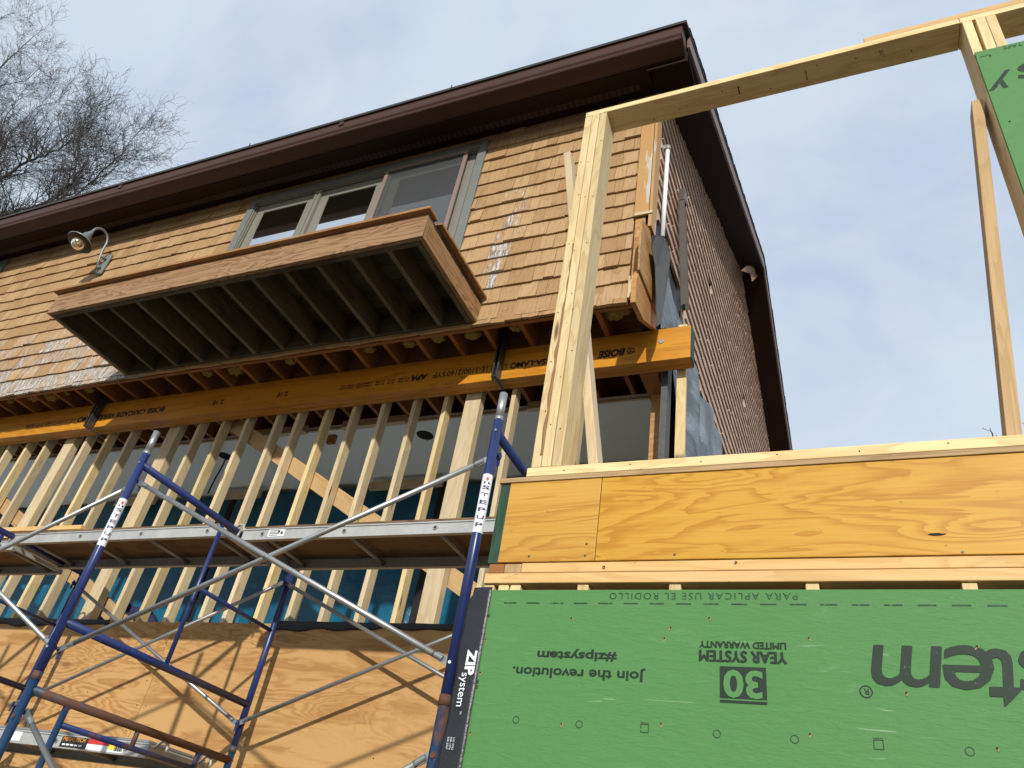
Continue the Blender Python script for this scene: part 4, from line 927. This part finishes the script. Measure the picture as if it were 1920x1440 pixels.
for px, py in [(1857, 105), (1868, 163), (1893, 228)]: p = onY(px, py, YG-.0125); m.tube([(p.x, YG-.013, p.z), (p.x, YG-.0142, p.z)], .004, 7, smooth=False)
m.build('screw_heads', 'dark', gp2)
m = MB()
for k in range(3):
    for z in np.arange(1.6, 3.6, .33): 
        x = -1.087+.0412*k+.019+R.gauss(0, .006); zz = z+R.gauss(0, .05); m.tube([(x, YG+.001, zz), (x, YG-.0022, zz)], .0026, 7, smooth=False)
for k in range(8):
    x = -.95+.2*k+R.gauss(0, .03); yy = YG+.03+.09*R.random(); m.tube([(x, yy, 3.6120), (x, yy, 3.6105)], .0035, 7, smooth=False)
for k in range(9):
    x = -.95+.25*k; m.tube([(x, YG-.001, 1.395+.008*(k % 2)), (x, YG-.0032, 1.395+.008*(k % 2))], .0025, 7, smooth=False)
m.build('nail_heads', 'dark', fw_)
m = MB()
for k, (x, l) in enumerate(((-.29, .05), (.03, .06), (.36, .03), (.37, .04))): m.board((x, YG+.04, 3.6108), (x+.004*k, YG+.04+l, 3.6108), .006, .0008, (1, 0, 0))
add_text(m, 'S-DRY', (-.02, YG+.05, 3.611), (1, 0, 0), (0, -1, 0), fit=(.07, .018), lift=.0012) if 0 else None
m.build('grade_mark', 'marker', fw_)
# braces of the upper wall
tag(MB().board(onY(1067, 296, 2.50), onY(1118, 884, 2.50), .04, .085, (1, 0, 0)).build('leaning_brace', 'lumber_aged', None, bevel=.003), 'thin board leaning behind the triple post, crossing from its left top to its right foot', 'brace')
a = Vector((.672, 2.385, 3.09)); b = Vector((.482, 2.385, 1.418)); tag(MB().board(b, a, .042, .089, (1, 0, 0)).build('leaning_brace', 'brace', None, bevel=.003), 'board in shade darkened lumber leaning against the right studs below the upper green panel', 'brace')  # darker lumber puts the shade on this board into its colour

# ---------------------------------------------------------------- bare trees
def tree(name, limbs, depth, label, trunk, lv=3, dens=1.0, gap=.5):
    t = thing(name, trunk[0], label, 'tree'); tr = MB(); tr.tube(trunk, [.34, .28, .2][:len(trunk)], 10); tr.build('trunk', 'bark', t)
    mb = MB()
    def grow(p, d, L, r, lvl):
        n = max(3, int(L/.45)+2); pts = [p.copy()]; rr = [r]; q = p.copy(); dd = d.copy(); st = L/n; kids = []
        for i in range(n):
            dd = (dd+Vector((R.gauss(0, .17), R.gauss(0, .17), R.gauss(.035, .13)))).normalized(); q = q+dd*st; pts.append(q.copy()); rr.append(max(r*(1-.7*(i+1)/n), .007)); kids.append((q.copy(), dd.copy(), rr[-1]))
        mb.tube(pts, rr, 4 if lvl > 1 else 6, cap=False)
        if lvl < lv:
            for (kp, kd, kr) in kids:
                for _ in range(int(R.random() < (.85 if lvl < 2 else .62)*dens)+int(R.random() < .25*dens)):
                    side = Vector((R.gauss(0, 1), R.gauss(0, 1), R.gauss(.25, .8))); side = (side-kd*side.dot(kd)).normalized()
                    nd = (kd*.75+side*.75).normalized(); grow(kp, nd, L*(.38+.25*R.random()), max(kr*.7, .010), lvl+1)
    for px, r in limbs:
        pts = [onY(x, y, depth+2.5*R.random()) for x, y in px]; pts2 = []
        for i in range(len(pts)-1):
            n = max(2, int((pts[i+1]-pts[i]).length/.55))
            for k in range(n): pts2.append(pts[i].lerp(pts[i+1], k/n)+Vector((R.gauss(0, .05), R.gauss(0, .05), R.gauss(0, .05))))
        pts2.append(pts[-1]); N_ = len(pts2); rr = [max(r*(1-.85*i/(N_-1)), .012) for i in range(N_)]
        mb.tube(pts2, rr, 7, cap=False)
        for i in range(1, N_):
            d = (pts2[i]-pts2[i-1]).normalized()
            for _ in range(2):
                if R.random() < .62*dens:
                    side = Vector((R.gauss(0, 1), R.gauss(0, .8), R.gauss(.35, .8))); side = (side-d*side.dot(d)).normalized(); grow(pts2[i], (d*.7+side*.8).normalized(), (1.5+1.3*R.random())*gap*2, rr[i]*.5, 1)
    mb.build('branches', 'bark', t); return t
DT = 17.
limbs = [([(-160, 470), (-20, 350), (50, 305), (100, 285), (165, 250), (190, 190)], .15), ([(-120, 520), (0, 405), (90, 378), (135, 345), (150, 260), (150, 200)], .13), ([(-60, 440), (60, 395), (140, 370), (215, 300), (270, 235)], .10), ([(60, 395), (170, 345), (230, 305), (290, 290)], .06),
         ([(-180, 300), (-60, 180), (20, 110), (80, 50)], .12), ([(-160, 250), (-30, 170), (50, 150), (90, 110)], .10), ([(-120, 120), (-20, 40), (40, 20)], .09), ([(-100, 380), (-10, 300), (10, 220), (50, 160)], .10), ([(-20, 350), (10, 260), (70, 200), (110, 190)], .07), ([(-170, 60), (-60, 0), (20, -40)], .08)]
tb = onY(-330, 900, DT+3); tree('bare_tree', limbs, DT, 'large leafless tree with dense fine twigs above the roof at the left', [(tb.x, tb.y, -1.6), (tb.x+.2, tb.y, 6), onY(-160, 470, DT+1)], lv=3, gap=.62)
tb2 = onY(1900, 1000, 16.); tree('small_bare_tree', [([(1915, 915), (1895, 880), (1872, 862)], .025), ([(1930, 915), (1915, 870), (1905, 850)], .025), ([(1905, 900), (1860, 865), (1840, 852)], .02)], 16., 'leafless twigs showing above the header at the right', [(tb2.x, tb2.y, -1.6), (tb2.x, tb2.y, 3), onY(1915, 880, 16.)], lv=2, dens=.8, gap=.12)

for o in bpy.data.objects:
    if '_o' in o: del o['_o']
